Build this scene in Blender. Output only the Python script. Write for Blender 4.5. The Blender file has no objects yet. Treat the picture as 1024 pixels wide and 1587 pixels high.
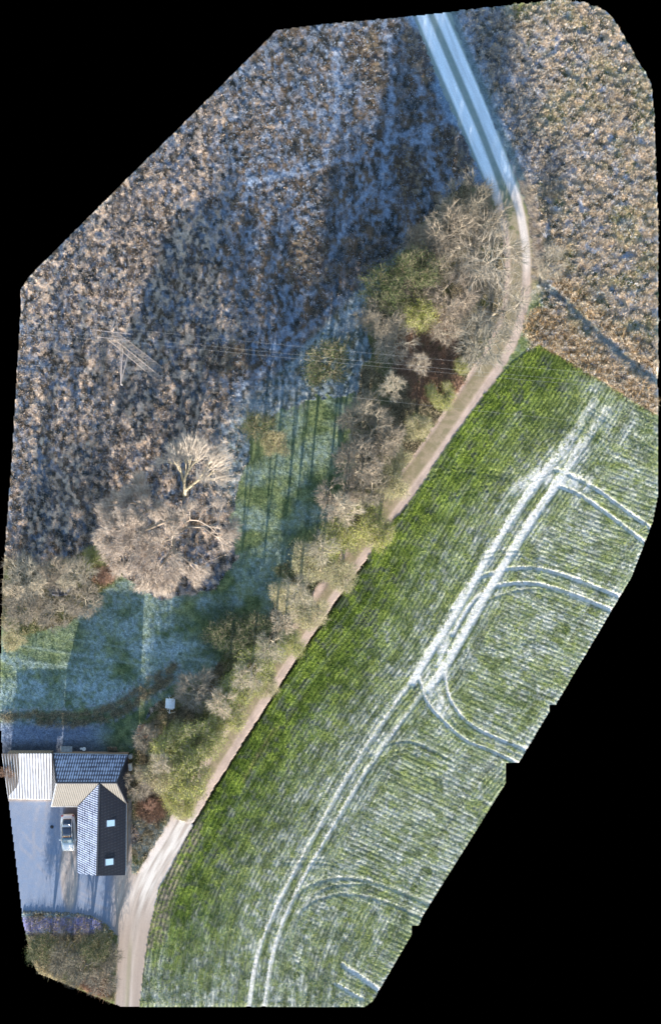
import bpy, bmesh, math, random
import numpy as np
from mathutils import Vector, Matrix
R = math.radians
random.seed(7); rng = np.random.default_rng(7)
S = bpy.context.scene
COL = S.collection
# ------------------------------------------------------------ camera
PX = 0.08                      # metres per photo pixel on the ground
CX, CY, H = 512.0, 793.5, 130.0
cam = bpy.data.cameras.new('camera'); cam_o = bpy.data.objects.new('camera', cam); COL.objects.link(cam_o)
cam_o.location = (0, 0, H); cam_o.rotation_euler = (0, 0, 0)
cam.sensor_fit = 'VERTICAL'; cam.sensor_height = 24.0
cam.lens = 24.0 * H / (1587 * PX); cam.clip_start = 1; cam.clip_end = 3000
S.camera = cam_o
# ------------------------------------------------------------ light
SUN_EL, LEAN = 16.0, 5.5       # low winter sun in the south, shadows fall north and lean a little east
SUN_STRENGTH, SKY, EXPOSURE = 4.8, 0.14, 1.38
W = bpy.data.worlds.new('World'); S.world = W; W.use_nodes = True
nt = W.node_tree; nt.nodes.clear()
sky = nt.nodes.new('ShaderNodeTexSky'); sky.sky_type = 'NISHITA'; sky.sun_disc = False
sky.sun_elevation = R(SUN_EL); sky.sun_rotation = R(180 + LEAN)
sky.air_density = 1.3; sky.dust_density = 0.3; sky.ozone_density = 1.6
bg = nt.nodes.new('ShaderNodeBackground'); bg.inputs[1].default_value = SKY
wo = nt.nodes.new('ShaderNodeOutputWorld')
nt.links.new(sky.outputs[0], bg.inputs[0]); nt.links.new(bg.outputs[0], wo.inputs[0])
sl = bpy.data.lights.new('sun', 'SUN'); sl.energy = SUN_STRENGTH; sl.angle = R(0.5); sl.color = (1.0, 0.90, 0.77)
so = bpy.data.objects.new('sun', sl); COL.objects.link(so)
d = Vector((math.sin(R(LEAN)) * math.cos(R(SUN_EL)), math.cos(R(LEAN)) * math.cos(R(SUN_EL)), -math.sin(R(SUN_EL))))
so.rotation_euler = d.to_track_quat('-Z', 'Y').to_euler(); so.location = (0, -80, 60)
S.view_settings.view_transform = 'Standard'; S.view_settings.look = 'None'
S.view_settings.exposure = EXPOSURE; S.view_settings.gamma = 1; S.view_settings.use_curve_mapping = False
S.cycles.max_bounces = 4; S.cycles.diffuse_bounces = 2

# ------------------------------------------------------------ helpers
def at(px, py, z=0.0):
    k = PX * (H - z) / H
    return Vector(((px - CX) * k, (CY - py) * k, z))
def at_plane(px, py, P0, N):
    dr = at(px, py, 0) - Vector((0, 0, H)); o = Vector((0, 0, H))
    t = (P0 - o).dot(N) / dr.dot(N)
    return o + dr * t
def tag(o, label=None, cat=None, group=None, kind=None):
    if label: o['label'] = label
    if cat: o['category'] = cat
    if group: o['group'] = group
    if kind: o['kind'] = kind
    return o
def empty(name, loc, label, cat, group=None, rz=0):
    o = bpy.data.objects.new(name, None); COL.objects.link(o); o.location = loc; o.rotation_euler = (0, 0, rz)
    o.empty_display_size = 0.3
    return tag(o, label, cat, group)
def link(name, me, mat=None, parent=None):
    o = bpy.data.objects.new(name, me); COL.objects.link(o)
    if mat and not me.materials: me.materials.append(mat)
    if parent: o.parent = parent
    return o
def npmesh(name, V, F, mat, cols=None, smooth=False):
    me = bpy.data.meshes.new(name)
    V = np.asarray(V, dtype=np.float32); F = np.asarray(F, dtype=np.int32)
    n, k = F.shape
    me.vertices.add(len(V)); me.vertices.foreach_set('co', V.ravel())
    me.loops.add(n * k); me.loops.foreach_set('vertex_index', F.ravel())
    me.polygons.add(n); me.polygons.foreach_set('loop_start', np.arange(0, n * k, k, dtype=np.int32))
    me.polygons.foreach_set('loop_total', np.full(n, k, dtype=np.int32))
    if cols is not None:
        a = me.color_attributes.new('col', 'FLOAT_COLOR', 'POINT')
        c = np.ones((len(V), 4), dtype=np.float32); c[:, :3] = cols
        a.data.foreach_set('color', c.ravel())
    me.polygons.foreach_set('use_smooth', np.full(n, smooth))
    me.update(calc_edges=True); me.validate()
    me.materials.append(mat)
    return me

class N:
    """small node-building helper"""
    def __init__(s, name):
        s.m = bpy.data.materials.new(name); s.m.use_nodes = True; s.t = s.m.node_tree
        s.b = s.t.nodes['Principled BSDF']
        s.b.inputs['Specular IOR Level'].default_value = 0.25
    def n(s, ty, **kw):
        x = s.t.nodes.new(ty)
        for k, v in kw.items(): setattr(x, k, v)
        return x
    def l(s, a, b): s.t.links.new(a, b)
    def noise(s, scale, detail=3, vec=None, stretch=None):
        tc = s.n('ShaderNodeTexCoord')
        src = tc.outputs['Object']
        if stretch:
            mp = s.n('ShaderNodeMapping'); mp.inputs['Scale'].default_value = stretch; s.l(src, mp.inputs[0]); src = mp.outputs[0]
        x = s.n('ShaderNodeTexNoise'); x.inputs['Scale'].default_value = scale; x.inputs['Detail'].default_value = detail
        s.l(src, x.inputs['Vector']); return x
    def ramp(s, fac, stops):
        r = s.n('ShaderNodeValToRGB'); e = r.color_ramp.elements
        e[0].position, e[0].color = stops[0][0], (*stops[0][1], 1)
        e[1].position, e[1].color = stops[-1][0], (*stops[-1][1], 1)
        for p, c in stops[1:-1]:
            q = e.new(p); q.color = (*c, 1)
        s.l(fac, r.inputs[0]); return r
    def mix(s, a, b, fac, mode='MIX'):
        x = s.n('ShaderNodeMix', data_type='RGBA', blend_type=mode)
        for v, i in ((a, 6), (b, 7)):
            if isinstance(v, tuple): x.inputs[i].default_value = (*v, 1)
            else: s.l(v, x.inputs[i])
        if isinstance(fac, (int, float)): x.inputs[0].default_value = fac
        else: s.l(fac, x.inputs[0])
        return x.outputs[2]
    def bump(s, h, strength, dist=0.05):
        x = s.n('ShaderNodeBump'); x.inputs['Strength'].default_value = strength; x.inputs['Distance'].default_value = dist
        s.l(h, x.inputs['Height']); s.l(x.outputs[0], s.b.inputs['Normal'])
    def col(s, c):
        if isinstance(c, tuple): s.b.inputs['Base Color'].default_value = (*c, 1)
        else: s.l(c, s.b.inputs['Base Color'])
    def rough(s, r): s.b.inputs['Roughness'].default_value = r

def m_simple(name, c, rough=0.7, metal=0, var=0.25, scale=3.0, bump=0.0, spec=0.25):
    k = N(name); no = k.noise(scale, 5)
    lo = tuple(x * (1 - var) for x in c); hi = tuple(min(1, x * (1 + var)) for x in c)
    r = k.ramp(no.outputs[0], [(0.3, lo), (0.7, hi)]); k.col(r.outputs[0]); k.rough(rough)
    k.b.inputs['Metallic'].default_value = metal; k.b.inputs['Specular IOR Level'].default_value = spec
    if bump: k.bump(no.outputs[0], bump)
    return k.m
def m_vcol(name, rough=0.9, var=0.35, scale=9.0, bump=0.5, dist=0.06, spec=0.15, stretch=None, orand=0.0):
    k = N(name); a = k.n('ShaderNodeAttribute', attribute_name='col')
    no = k.noise(scale, 6, stretch=stretch)
    r = k.ramp(no.outputs[0], [(0.28, (1 - var,) * 3), (0.72, (1 + var,) * 3)])
    c = k.mix(a.outputs['Color'], r.outputs[0], 1.0, 'MULTIPLY')
    if orand:
        oi = k.n('ShaderNodeObjectInfo')
        rr = k.ramp(oi.outputs['Random'], [(0, (1 - orand, 1 - orand * .8, 1 - orand)), (1, (1 + orand, 1 + orand * .8, 1 + orand * .6))])
        c = k.mix(c, rr.outputs[0], 1.0, 'MULTIPLY')
    k.col(c); k.rough(rough); k.b.inputs['Specular IOR Level'].default_value = spec
    if bump: k.bump(no.outputs[0], bump, dist)
    return k.m

M = {}
M['earth'] = m_vcol('ground_cover', 0.95, 0.45, 7.0, 0.9, 0.12)
M['lawn'] = m_vcol('lawn_turf', 0.95, 0.5, 8.0, 1.0, 0.12)
def m_field():
    k = N('field_soil_and_crop'); a = k.n('ShaderNodeAttribute', attribute_name='col'); ra = k.n('ShaderNodeAttribute', attribute_name='rows')
    sp = k.n('ShaderNodeSeparateXYZ'); k.l(ra.outputs['Vector'], sp.inputs[0])
    no = k.noise(7.0, 5); wob_ = k.noise(.22, 1); ho = k.noise(2.2, 3)
    def mth(op, x, y=None, z=None):
        m = k.n('ShaderNodeMath', operation=op)
        for i, v in enumerate((x, y, z)):
            if v is None: continue
            if isinstance(v, (int, float)): m.inputs[i].default_value = v
            else: k.l(v, m.inputs[i])
        return m.outputs[0]
    w = mth('MULTIPLY', mth('SUBTRACT', wob_.outputs[0], .5), 0.0)
    def wave(c): return mth('MULTIPLY_ADD', mth('COSINE', mth('MULTIPLY', mth('ADD', c, w), 2 * math.pi)), .5, .5)
    cw = sp.outputs[2]; row_ = mth('ADD', mth('MULTIPLY', wave(sp.outputs[0]), mth('SUBTRACT', 1.0, cw)), mth('MULTIPLY', wave(sp.outputs[1]), cw))
    gaps = mth('ADD', mth('MULTIPLY', row_, .75), mth('MULTIPLY', mth('SUBTRACT', ho.outputs[0], .5), 1.5))
    tone = k.ramp(gaps, [(.02, (.42, .46, .50)), (.42, (.90, .92, .92)), (.85, (1.34, 1.28, 1.25))])
    tr_ = mth('MULTIPLY', ra.outputs['Alpha'], 1.0)
    tone2 = k.mix(tone.outputs[0], (1.0, 1.0, 1.0), tr_)
    g = k.ramp(no.outputs[0], [(.28, (.66,) * 3), (.72, (1.34,) * 3)])
    k.col(k.mix(k.mix(a.outputs['Color'], tone2, 1.0, 'MULTIPLY'), g.outputs[0], 1.0, 'MULTIPLY')); k.rough(.95); k.b.inputs['Specular IOR Level'].default_value = .15
    hh = mth('ADD', mth('MULTIPLY', mth('MULTIPLY', row_, mth('SUBTRACT', 1.0, tr_)), .8), no.outputs[0]); k.bump(hh, .9, .09); return k.m
M['field'] = m_field()
M['gravel'] = m_vcol('gravel', 0.95, 0.22, 12.0, 0.35, 0.03)
M['soil'] = m_simple('soil_edge', (0.06, 0.045, 0.035), 1.0, var=.4, scale=2, bump=.5)
M['blade'] = m_vcol('dry_grass', 0.9, 0.15, 2.0, 0)
M['crop'] = m_vcol('crop_leaf', 0.8, 0.15, 2.0, 0)
M['leaf'] = m_vcol('leaves', 0.75, 0.3, 0.9, 0, orand=0.22)
M['twig'] = m_vcol('twigs', 0.9, 0.22, 0.7, 0, orand=0.18)

def boxes(bm, x0, x1, y0, y1, z0, z1):
    vs = [bm.verts.new((x, y, z)) for z in (z0, z1) for x, y in ((x0, y0), (x1, y0), (x1, y1), (x0, y1))]
    for f in ((3, 2, 1, 0), (4, 5, 6, 7), (0, 1, 5, 4), (1, 2, 6, 5), (2, 3, 7, 6), (3, 0, 4, 7)):
        bm.faces.new([vs[i] for i in f])
    return vs
def tube(bm, p, q, r0, r1=None, seg=6):
    p, q = Vector(p), Vector(q); r1 = r0 if r1 is None else r1
    ax = (q - p).normalized(); u = ax.orthogonal().normalized(); v = ax.cross(u)
    a = [bm.verts.new(p + (u * math.cos(2 * math.pi * i / seg) + v * math.sin(2 * math.pi * i / seg)) * r0) for i in range(seg)]
    b = [bm.verts.new(q + (u * math.cos(2 * math.pi * i / seg) + v * math.sin(2 * math.pi * i / seg)) * r1) for i in range(seg)]
    for i in range(seg): bm.faces.new((a[i], a[(i + 1) % seg], b[(i + 1) % seg], b[i]))
    bm.faces.new(a[::-1]); bm.faces.new(b)
def fin(bm, name, mat, parent=None, bevel=0.0, smooth=False, loc=None):
    bmesh.ops.recalc_face_normals(bm, faces=bm.faces)
    if bevel: bmesh.ops.bevel(bm, geom=bm.edges[:], offset=bevel, segments=2, affect='EDGES', profile=0.6)
    me = bpy.data.meshes.new(name); bm.to_mesh(me); bm.free()
    if smooth:
        for p in me.polygons: p.use_smooth = True
    o = link(name, me, mat, parent)
    if loc is not None: o.location = loc
    return o
def slab(bm, pts, th):
    """polygon given by 3-d points, thickened downwards along its normal"""
    pts = [Vector(p) for p in pts]
    n = (pts[1] - pts[0]).cross(pts[2] - pts[0]).normalized()
    if n.z < 0: pts = pts[::-1]; n = -n
    a = [bm.verts.new(p) for p in pts]; b = [bm.verts.new(p - n * th) for p in pts]
    bm.faces.new(a); bm.faces.new(b[::-1])
    for i in range(len(pts)):
        j = (i + 1) % len(pts); bm.faces.new((a[i], b[i], b[j], a[j]))

# ------------------------------------------------------------ value noise in numpy
def vn(X, Y, sx, sy=None, seed=0):
    sy = sy or sx
    r = np.random.default_rng(seed + 100).random((256, 256)).astype(np.float32)
    u = X / sx + seed * 17.3; v = Y / sy + seed * 9.1
    i = np.floor(u).astype(int); j = np.floor(v).astype(int); fu = u - i; fv = v - j
    fu = fu * fu * (3 - 2 * fu); fv = fv * fv * (3 - 2 * fv)
    i0, i1, j0, j1 = i % 256, (i + 1) % 256, j % 256, (j + 1) % 256
    return (r[i0, j0] * (1 - fu) + r[i1, j0] * fu) * (1 - fv) + (r[i0, j1] * (1 - fu) + r[i1, j1] * fu) * fv
def fbm(X, Y, sx, sy=None, seed=0, o=3):
    sy = sy or sx; t = 0; a = 1; w = 0
    for k in range(o):
        t = t + a * vn(X, Y, sx / 2 ** k, sy / 2 ** k, seed + k * 7); w += a; a *= 0.55
    return t / w
def ss(x, a, b):
    t = np.clip((x - a) / (b - a), 0, 1); return t * t * (3 - 2 * t)
def inside(X, Y, poly):
    r = np.zeros(X.shape, bool); n = len(poly)
    for k in range(n):
        x0, y0 = poly[k]; x1, y1 = poly[(k + 1) % n]
        if y0 == y1: continue
        c = ((y0 > Y) != (y1 > Y)) & (X < (x1 - x0) * (Y - y0) / (y1 - y0) + x0); r ^= c
    return r
def smoothline(pts, it=2):
    P = [np.array(p, float) for p in pts]
    for _ in range(it):
        Q = [P[0]]
        for a, b in zip(P[:-1], P[1:]): Q += [a * .75 + b * .25, a * .25 + b * .75]
        Q.append(P[-1]); P = Q
    return P
def pdist(X, Y, pts, signed=False, it=2):
    P = smoothline(pts, it); best = np.full(X.shape, 1e9); sg = np.zeros(X.shape)
    for a, b in zip(P[:-1], P[1:]):
        dx, dy = b - a; L = dx * dx + dy * dy + 1e-9
        t = np.clip(((X - a[0]) * dx + (Y - a[1]) * dy) / L, 0, 1)
        ex = X - a[0] - t * dx; ey = Y - a[1] - t * dy; dd = np.hypot(ex, ey)
        m = dd < best; best = np.where(m, dd, best)
        if signed: sg = np.where(m, np.sign(dx * ey - dy * ex), sg)
    return best * sg if signed else best
def lerp(a, b, t): return a * (1 - t[..., None]) + np.asarray(b, dtype=float) * t[..., None]

# ------------------------------------------------------------ layout in photo pixels
OUT = [(33, 480), (33, 450), (46, 428), (430, 47), (500, 38), (625, 27), (865, 0), (905, 5), (938, 17), (950, 30), (1008, 130), (1012, 170),
       (1018, 330), (1018, 770), (1010, 810), (977, 895), (860, 1092), (850, 1092), (850, 1103), (803, 1182), (783, 1182), (783, 1213),
       (655, 1418), (648, 1434), (638, 1434), (638, 1447), (578, 1550), (565, 1560), (188, 1560), (60, 1508), (50, 1490), (35, 1420),
       (33, 1400), (5, 1165), (0, 1105), (5, 900), (20, 700)]
ROAD = [(663, 10), (700, 105), (738, 195), (768, 262), (792, 320), (802, 380), (803, 440), (794, 495), (770, 550), (733, 603), (668, 700),
        (622, 762), (585, 815), (538, 878), (503, 926), (421, 1047), (323, 1201), (302, 1240), (278, 1285), (240, 1350), (215, 1405), (206, 1460), (201, 1510), (197, 1580)]
TRACKL = [(648, 10), (683, 95), (720, 180), (752, 258), (778, 330), (784, 400), (783, 450), (772, 500), (750, 545), (716, 593), (650, 690), (605, 748), (525, 870), (490, 920), (410, 1038), (312, 1192), (288, 1235), (262, 1285), (225, 1345), (198, 1400), (190, 1470), (186, 1580)]
TRACKR = [(676, 10), (716, 100), (752, 185), (780, 258), (803, 315), (814, 375), (816, 430), (810, 490), (786, 550), (746, 608), (683, 700), (634, 768), (550, 882), (515, 930), (432, 1052), (334, 1206), (312, 1248), (291, 1285), (253, 1355), (228, 1420), (219, 1480), (212, 1580)]
FIELD = [(833, 533), (860, 548), (930, 590), (1030, 652), (1030, 1600), (200, 1600), (216, 1560), (229, 1456), (246, 1379), (270, 1325), (299, 1276), (337, 1213),
         (435, 1059), (517, 936), (552, 889), (600, 818), (640, 772), (690, 693), (748, 614), (792, 563)]
DRIVE = [(-20, 1236), (205, 1236), (205, 1354), (222, 1350), (252, 1312), (276, 1270), (300, 1278), (246, 1379), (229, 1456), (216, 1560), (215, 1600), (180, 1600), (183, 1450), (165, 1432), (140, 1418), (-20, 1413)]
LAWN = [(-20, 960), (30, 985), (110, 965), (150, 920), (190, 893), (250, 930), (330, 915), (372, 860), (372, 720), (395, 665), (470, 620), (540, 600), (560, 640), (520, 800), (440, 905), (415, 960), (350, 1010),
        (325, 1045), (240, 1090), (215, 1125), (205, 1168), (-20, 1175)]
WOOD = [(715, 285), (780, 300), (812, 400), (800, 520), (740, 600), (660, 700), (590, 805), (500, 930), (380, 1100), (300, 1230), (275, 1275), (215, 1352), (196, 1352), (196, 1160),
        (215, 1120), (300, 1045), (335, 1000), (415, 940), (440, 860), (500, 760), (480, 700), (520, 620), (560, 600), (560, 500), (650, 350)]
HEDGEL = [(-20, 850), (60, 880), (150, 850), (200, 880), (190, 895), (150, 920), (110, 965), (30, 990), (-20, 960)]
THICK = [(20, 1413), (140, 1418), (165, 1432), (183, 1452), (181, 1600), (0, 1600)]
TRAM_MID = [(980, 540), (930, 628), (892, 688), (862, 725), (812, 795), (755, 890), (710, 970), (672, 1035), (640, 1075), (607, 1113), (557, 1186), (515, 1260), (465, 1352), (427, 1425), (407, 1490), (396, 1600)]
T1A = [(920, 622), (880, 690), (845, 728), (800, 790), (745, 880), (700, 960), (660, 1020), (638, 1058)]
T1B = [(940, 635), (905, 685), (880, 725), (825, 802), (765, 900), (720, 980), (685, 1040), (662, 1070)]
T2A = [(640, 1052), (600, 1108), (545, 1190), (500, 1270), (450, 1360), (415, 1430), (395, 1490), (384, 1570)]
T2B = [(672, 1050), (620, 1120), (570, 1190), (530, 1255), (478, 1345), (440, 1420), (420, 1480), (407, 1570)]
TURNS = [([(860, 728), (882, 735), (920, 755), (960, 785), (1010, 820)], 3.2), ([(862, 752), (895, 765), (930, 788), (1000, 842)], 3.2),
         ([(700, 945), (725, 905), (765, 885), (815, 878), (870, 889), (960, 925)], 3.0), ([(700, 985), (730, 930), (770, 905), (830, 903), (880, 918), (950, 947)], 3.2),
         ([(706, 990), (735, 945), (770, 922), (815, 912), (870, 915)], 1.6),
         ([(648, 1045), (660, 1090), (690, 1122), (722, 1150), (760, 1163), (805, 1184)], 2.6), ([(695, 1010), (688, 1055), (700, 1095), (735, 1131), (820, 1164)], 2.6),
         ([(672, 1040), (678, 1085), (705, 1122)], 2.0),
         ([(428, 1440), (447, 1398), (478, 1370), (525, 1358), (580, 1366), (670, 1403)], 2.4), ([(445, 1455), (462, 1410), (500, 1388), (545, 1384), (600, 1398), (655, 1422)], 2.4),
         ([(700, 1180), (650, 1150), (610, 1148), (575, 1170)], 1.6), ([(455, 1430), (470, 1400), (505, 1372), (560, 1370)], 1.6),
         ([(530, 1495), (560, 1515), (592, 1538)], 4.0), ([(520, 1525), (560, 1548)], 3.0)]
DITCH = [(828, 425), (862, 458), (900, 492), (940, 532), (975, 562), (1030, 600)]

G = 1.5
nx, ny = int(1036 / G), int(1580 / G)
xs = np.arange(nx + 1) * G - 6; ys = np.arange(ny + 1) * G - 6
X, Y = np.meshgrid(xs, ys, indexing='xy')            # photo-pixel coordinates of every ground vertex
jx = (vn(X, Y, 6, seed=51) - .5) * 5; jy = (vn(X, Y, 6, seed=52) - .5) * 5
XJ, YJ = X + jx, Y + jy                                # ragged natural edges between kinds of ground
dL, dR = pdist(X, Y, TRACKL), pdist(X, Y, TRACKR)
dRoad = pdist(X, Y, ROAD); dDitch = pdist(X, Y, DITCH)
roadhalf = np.interp(Y, [0, 260, 420, 700, 1300, 1400, 1560], [29, 25, 22, 19, 22, 26, 20])
inF = inside(X + jx * .4, Y + jy * .4, FIELD)
inR = (dRoad + jx < roadhalf) & ~inF
inD = inside(X + jx * .3, Y + jy * .3, DRIVE); inLw = inside(XJ + (fbm(X, Y, 45, seed=53) - .5) * 60 * (Y < 860), YJ + (fbm(X, Y, 45, seed=54) - .5) * 60 * (Y < 800), LAWN); inW = inside(XJ + (fbm(X, Y, 40, seed=55) - .5) * 70 * ss(-X, -640, -560), YJ + (fbm(X, Y, 40, seed=56) - .5) * 70 * ss(-X, -640, -560), WOOD) | inside(XJ, YJ, HEDGEL) | inside(XJ, YJ, THICK)
rightside = pdist(X, Y, ROAD, signed=True) < 0
REG = np.zeros(X.shape, int)                           # 0 meadow 1 rough grass east 2 wood floor 3 lawn 4 field 5 driveway 6 track
REG[rightside] = 1; REG[inW] = 2; REG[inLw] = 3; REG[inF] = 4; REG[inD] = 5; REG[inR & ~inD] = 6

# ---- relief (metres)
n1 = fbm(X, Y, 10, 13, 1, 3); n2 = fbm(X, Y, 60, 70, 2); n3 = vn(X, Y, 3.2, seed=3); n0 = fbm(X, Y, 22, 30, 4)
clump = ss(fbm(X, Y, 6, 7.5, 21, 2), .42, .72)
Z = np.zeros(X.shape)
Z = np.where(REG == 0, .17 * clump * (.4 + .9 * n0) + .09 * n3, Z)
Z = np.where(REG == 1, .30 * clump * (.5 + .8 * n0) + .12 * n3, Z)
Z = np.where(REG == 1, Z * (.15 + .85 * ss(dRoad, 26, 52)), Z)
Z = np.where(REG == 2, .12 * n1 + .06 * n3, Z)
Z = np.where(REG == 3, .06 * n1 + .07 * n3, Z)
flatroad = .03 * n1 + .05 * ss(np.minimum(dL, dR), 3, 10)
Z = np.where(REG == 6, flatroad, Z); Z = np.where(REG == 5, .015 * n1, Z)
# field: drilled rows follow the tramlines; the inner field is drilled across
sd = pdist(X, Y, TRAM_MID, signed=True); wob = (fbm(X, Y, 60, seed=8, o=2) - .5) * 3
rowc = (sd + wob) / 6.4; row = .5 + .5 * np.cos(2 * np.pi * rowc)
rowid = np.floor(rowc).astype(int); rr = np.random.default_rng(3).random(600)[rowid % 600]
ang = math.radians(24); cr = (-(X - 700) * math.sin(ang) + (Y - 900) * math.cos(ang) + (fbm(X, Y, 260, seed=9, o=1) - .5) * 26)
row2 = .5 + .5 * np.cos(2 * np.pi * cr / 6.9)
side = -sd                                              # positive to the east of the tramlines once signed below
east = ss(np.where(X > np.interp(Y, [p[1] for p in TRAM_MID], [p[0] for p in TRAM_MID]), np.abs(sd), -np.abs(sd)), 12, 60)
crossw = east * ss(fbm(X, Y, 110, seed=10), .25, .6)
rows = row * (1 - crossw * .75) + row2 * crossw * .75
dT = np.minimum(pdist(X, Y, T1A), pdist(X, Y, T1B)); dT2 = np.minimum(pdist(X, Y, T2A), pdist(X, Y, T2B))
tram = np.maximum(ss(-dT, -9.5, -4.0), .75 * ss(-dT2, -5.2, -1.6)); turn = np.zeros(X.shape)
tw = vn(X, Y, 14, seed=61)
for pts, w in TURNS:
    turn = np.maximum(turn, ss(-pdist(X, Y, pts), -w - 1.6, -w + 1.0) * (.55 + .5 * (w > 2.5)))
tram = tram * np.interp(Y, [600, 700, 740, 1040, 1090, 1600], [.45, .75, 1, 1, 1.0, 1.5])
fan = np.zeros(X.shape)
for pts, w in (([(800, 760), (850, 725), (900, 690)], 16), ([(850, 745), (885, 745), (905, 752)], 17), ([(655, 1035), (668, 1070), (690, 1105)], 17), ([(690, 980), (680, 1030)], 13)):
    fan = np.maximum(fan, ss(-pdist(X, Y, pts), -w, -w * .3))
fan = fan * (.45 + .55 * ss(vn(X * -.5 + Y * .87, (X * .87 + Y * .5), 30, 4, 62), .2, .7)) * .85
ghost = np.zeros(X.shape)
for pts in ([(600, 760), (650, 735), (720, 722), (790, 735)], [(640, 800), (690, 765), (760, 752)], [(760, 1000), (840, 985), (900, 1010)], [(560, 1200), (600, 1165), (650, 1160)], [(440, 1330), (500, 1330), (560, 1345)], [(445, 1440), (455, 1480), (490, 1515)], [(700, 870), (780, 850), (870, 862)], [(880, 650), (940, 680), (1018, 740)], [(860, 600), (930, 640), (1018, 700)]):
    for o_ in (0, 7): ghost = np.maximum(ghost, ss(-pdist(X, Y - o_, pts), -3.4, -1))
tramA = np.clip(np.maximum.reduce([tram, turn * .9, fan]), 0, 1)
cropd = (.25 + .75 * rows) * (.6 + .8 * n1)
rowf = rows; cropd = .5 * (.6 + .8 * n1)
Z = np.where(REG == 4, .15 * cropd * (1 - tramA) + .05 * n3 - .09 * np.maximum(tram, turn) - .05 * ghost, Z)
# narrow furrow at the foot of the track, made for its dark shadow line, along the field's western edge
EDGE = FIELD[9:-0]; dE = pdist(X, Y, [p for p in FIELD[8:]] , it=1)
fur = ss(-dE, -4.5, -1.5) * ((Y > 860) & (Y < 1330)) * (vn(X, Y, 60, seed=31) > .12)
Z = Z - .42 * fur * (REG == 4)
# ditch
dit = ss(-dDitch - (n1 - .5) * 7, -8, -2) * (X > 835); bank = np.exp(-((dDitch - 22) / 9) ** 2) * (X > 835)
Z = Z - .35 * dit * (REG != 6) + .18 * bank * (REG == 1)
# soil bank winding round the lawn
BANK1 = [(-5, 1112), (60, 1106), (120, 1108), (170, 1098), (220, 1062), (270, 1033)]
BANK2 = [(60, 1118), (130, 1120), (180, 1108), (225, 1078), (262, 1050)]
dB = np.minimum(pdist(X, Y, BANK1), pdist(X, Y, BANK2)); bk = ss(-dB - (fbm(X, Y, 9, seed=77) - .5) * 9, -7.5, -1.5) * ss(fbm(X, Y, 8, seed=71), .28, .5)
Z = Z + .16 * bk * (REG == 3)

# ---- albedo of the ground cover
def C(*c): return np.array(c, float)
base = np.zeros(X.shape + (3,))
tan = C(.62, .48, .37); dark = C(.055, .055, .05); frost = C(.28, .36, .50); olive = C(.13, .15, .06); brown = C(.10, .072, .05)  # frost kept dark and blue so the meadow colour holds tree shade
# meadow
t = ss(fbm(X, Y, 5, 6.5, 33), .46, .64); col = lerp(np.tile(dark * .7, X.shape + (1,)), brown * 1.2, ss(fbm(X, Y, 14, seed=34), .3, .7))
fz = ss(fbm(X, Y, 5, 9, 35), .38, .66) * (.35 + .65 * ss(fbm(X, Y, 70, 120, 36), .3, .6))
zoneE = ss(X + (fbm(X, Y, 60, seed=37) - .5) * 160, 300, 400) * ss(-(Y), -720, -560)            # eastern part, tan dropped so the frost colour carries tree shade
fz = np.clip(fz * (.75 + .05 * zoneE), 0, 1); fz = fz * (.45 + .55 * ss(vn(X, Y, 4, 5, 39), .25, .6))
tanz = t * (.78 - .72 * zoneE) * (.5 + .7 * ss(fbm(X, Y, 14, 110, 38), .35, .6))  # stretched noise paints north-south shadow streaks into the tan
col = lerp(col, frost, fz * .75); col = lerp(col, tan, np.clip(tanz, 0, 1))
PATHS = [[(380, 285), (480, 262), (560, 240), (640, 205), (690, 190)], [(470, 450), (420, 560), (360, 620)], [(600, 60), (610, 160), (590, 260), (600, 340)], [(640, 30), (650, 150), (668, 260), (690, 310)],
         [(560, 480), (640, 400), (700, 330)], [(500, 520), (560, 470), (600, 430)], [(440, 545), (520, 470)], [(700, 180), (730, 240), (760, 290)], [(520, 80), (528, 150), (505, 240)], [(490, 440), (560, 300), (640, 220)]]
for i, p in enumerate(PATHS):
    dp = pdist(XJ + jx, YJ + jy, p); col = lerp(col, frost * 1.05, ss(-dp, -6 - 5 * tw, -1) * .6 * ss(vn(X, Y, 7, seed=80 + i), .15, .6))
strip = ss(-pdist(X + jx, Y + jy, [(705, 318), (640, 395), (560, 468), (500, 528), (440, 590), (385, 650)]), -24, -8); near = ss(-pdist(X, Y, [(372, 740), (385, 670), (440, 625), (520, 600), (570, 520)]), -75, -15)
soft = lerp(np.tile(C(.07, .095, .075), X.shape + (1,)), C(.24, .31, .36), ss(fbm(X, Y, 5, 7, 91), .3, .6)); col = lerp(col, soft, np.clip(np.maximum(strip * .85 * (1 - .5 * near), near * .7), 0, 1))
nearR = ss(-np.abs(dRoad - 30), -16, -4) * (Y < 330); col = lerp(col, frost * C(.8, .95, 1), nearR * .65)
for cx, cy, rx, ry, an in ((650, 85, 20, 50, -.35), (705, 232, 22, 52, -.45), (632, 270, 22, 55, -.1), (575, 110, 16, 60, 0), (740, 330, 45, 40, -.5), (560, 70, 26, 20, 0), (480, 400, 40, 50, .2), (350, 560, 45, 30, 0)):
    u = (X - cx) * math.cos(an) + (Y - cy) * -math.sin(an) * -1; v = -(X - cx) * math.sin(an) * -1 * -1 + (Y - cy) * math.cos(an)
    q = ss(-np.sqrt((u / rx) ** 2 + (v / ry) ** 2) - (fbm(X, Y, 14, seed=90) - .5) * .9, -1.1, -.75)
    col = lerp(col, lerp(np.tile(C(.075, .055, .04), X.shape + (1,)), C(.20, .15, .10), t), q * .85)
base[REG == 0] = col[REG == 0]
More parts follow.
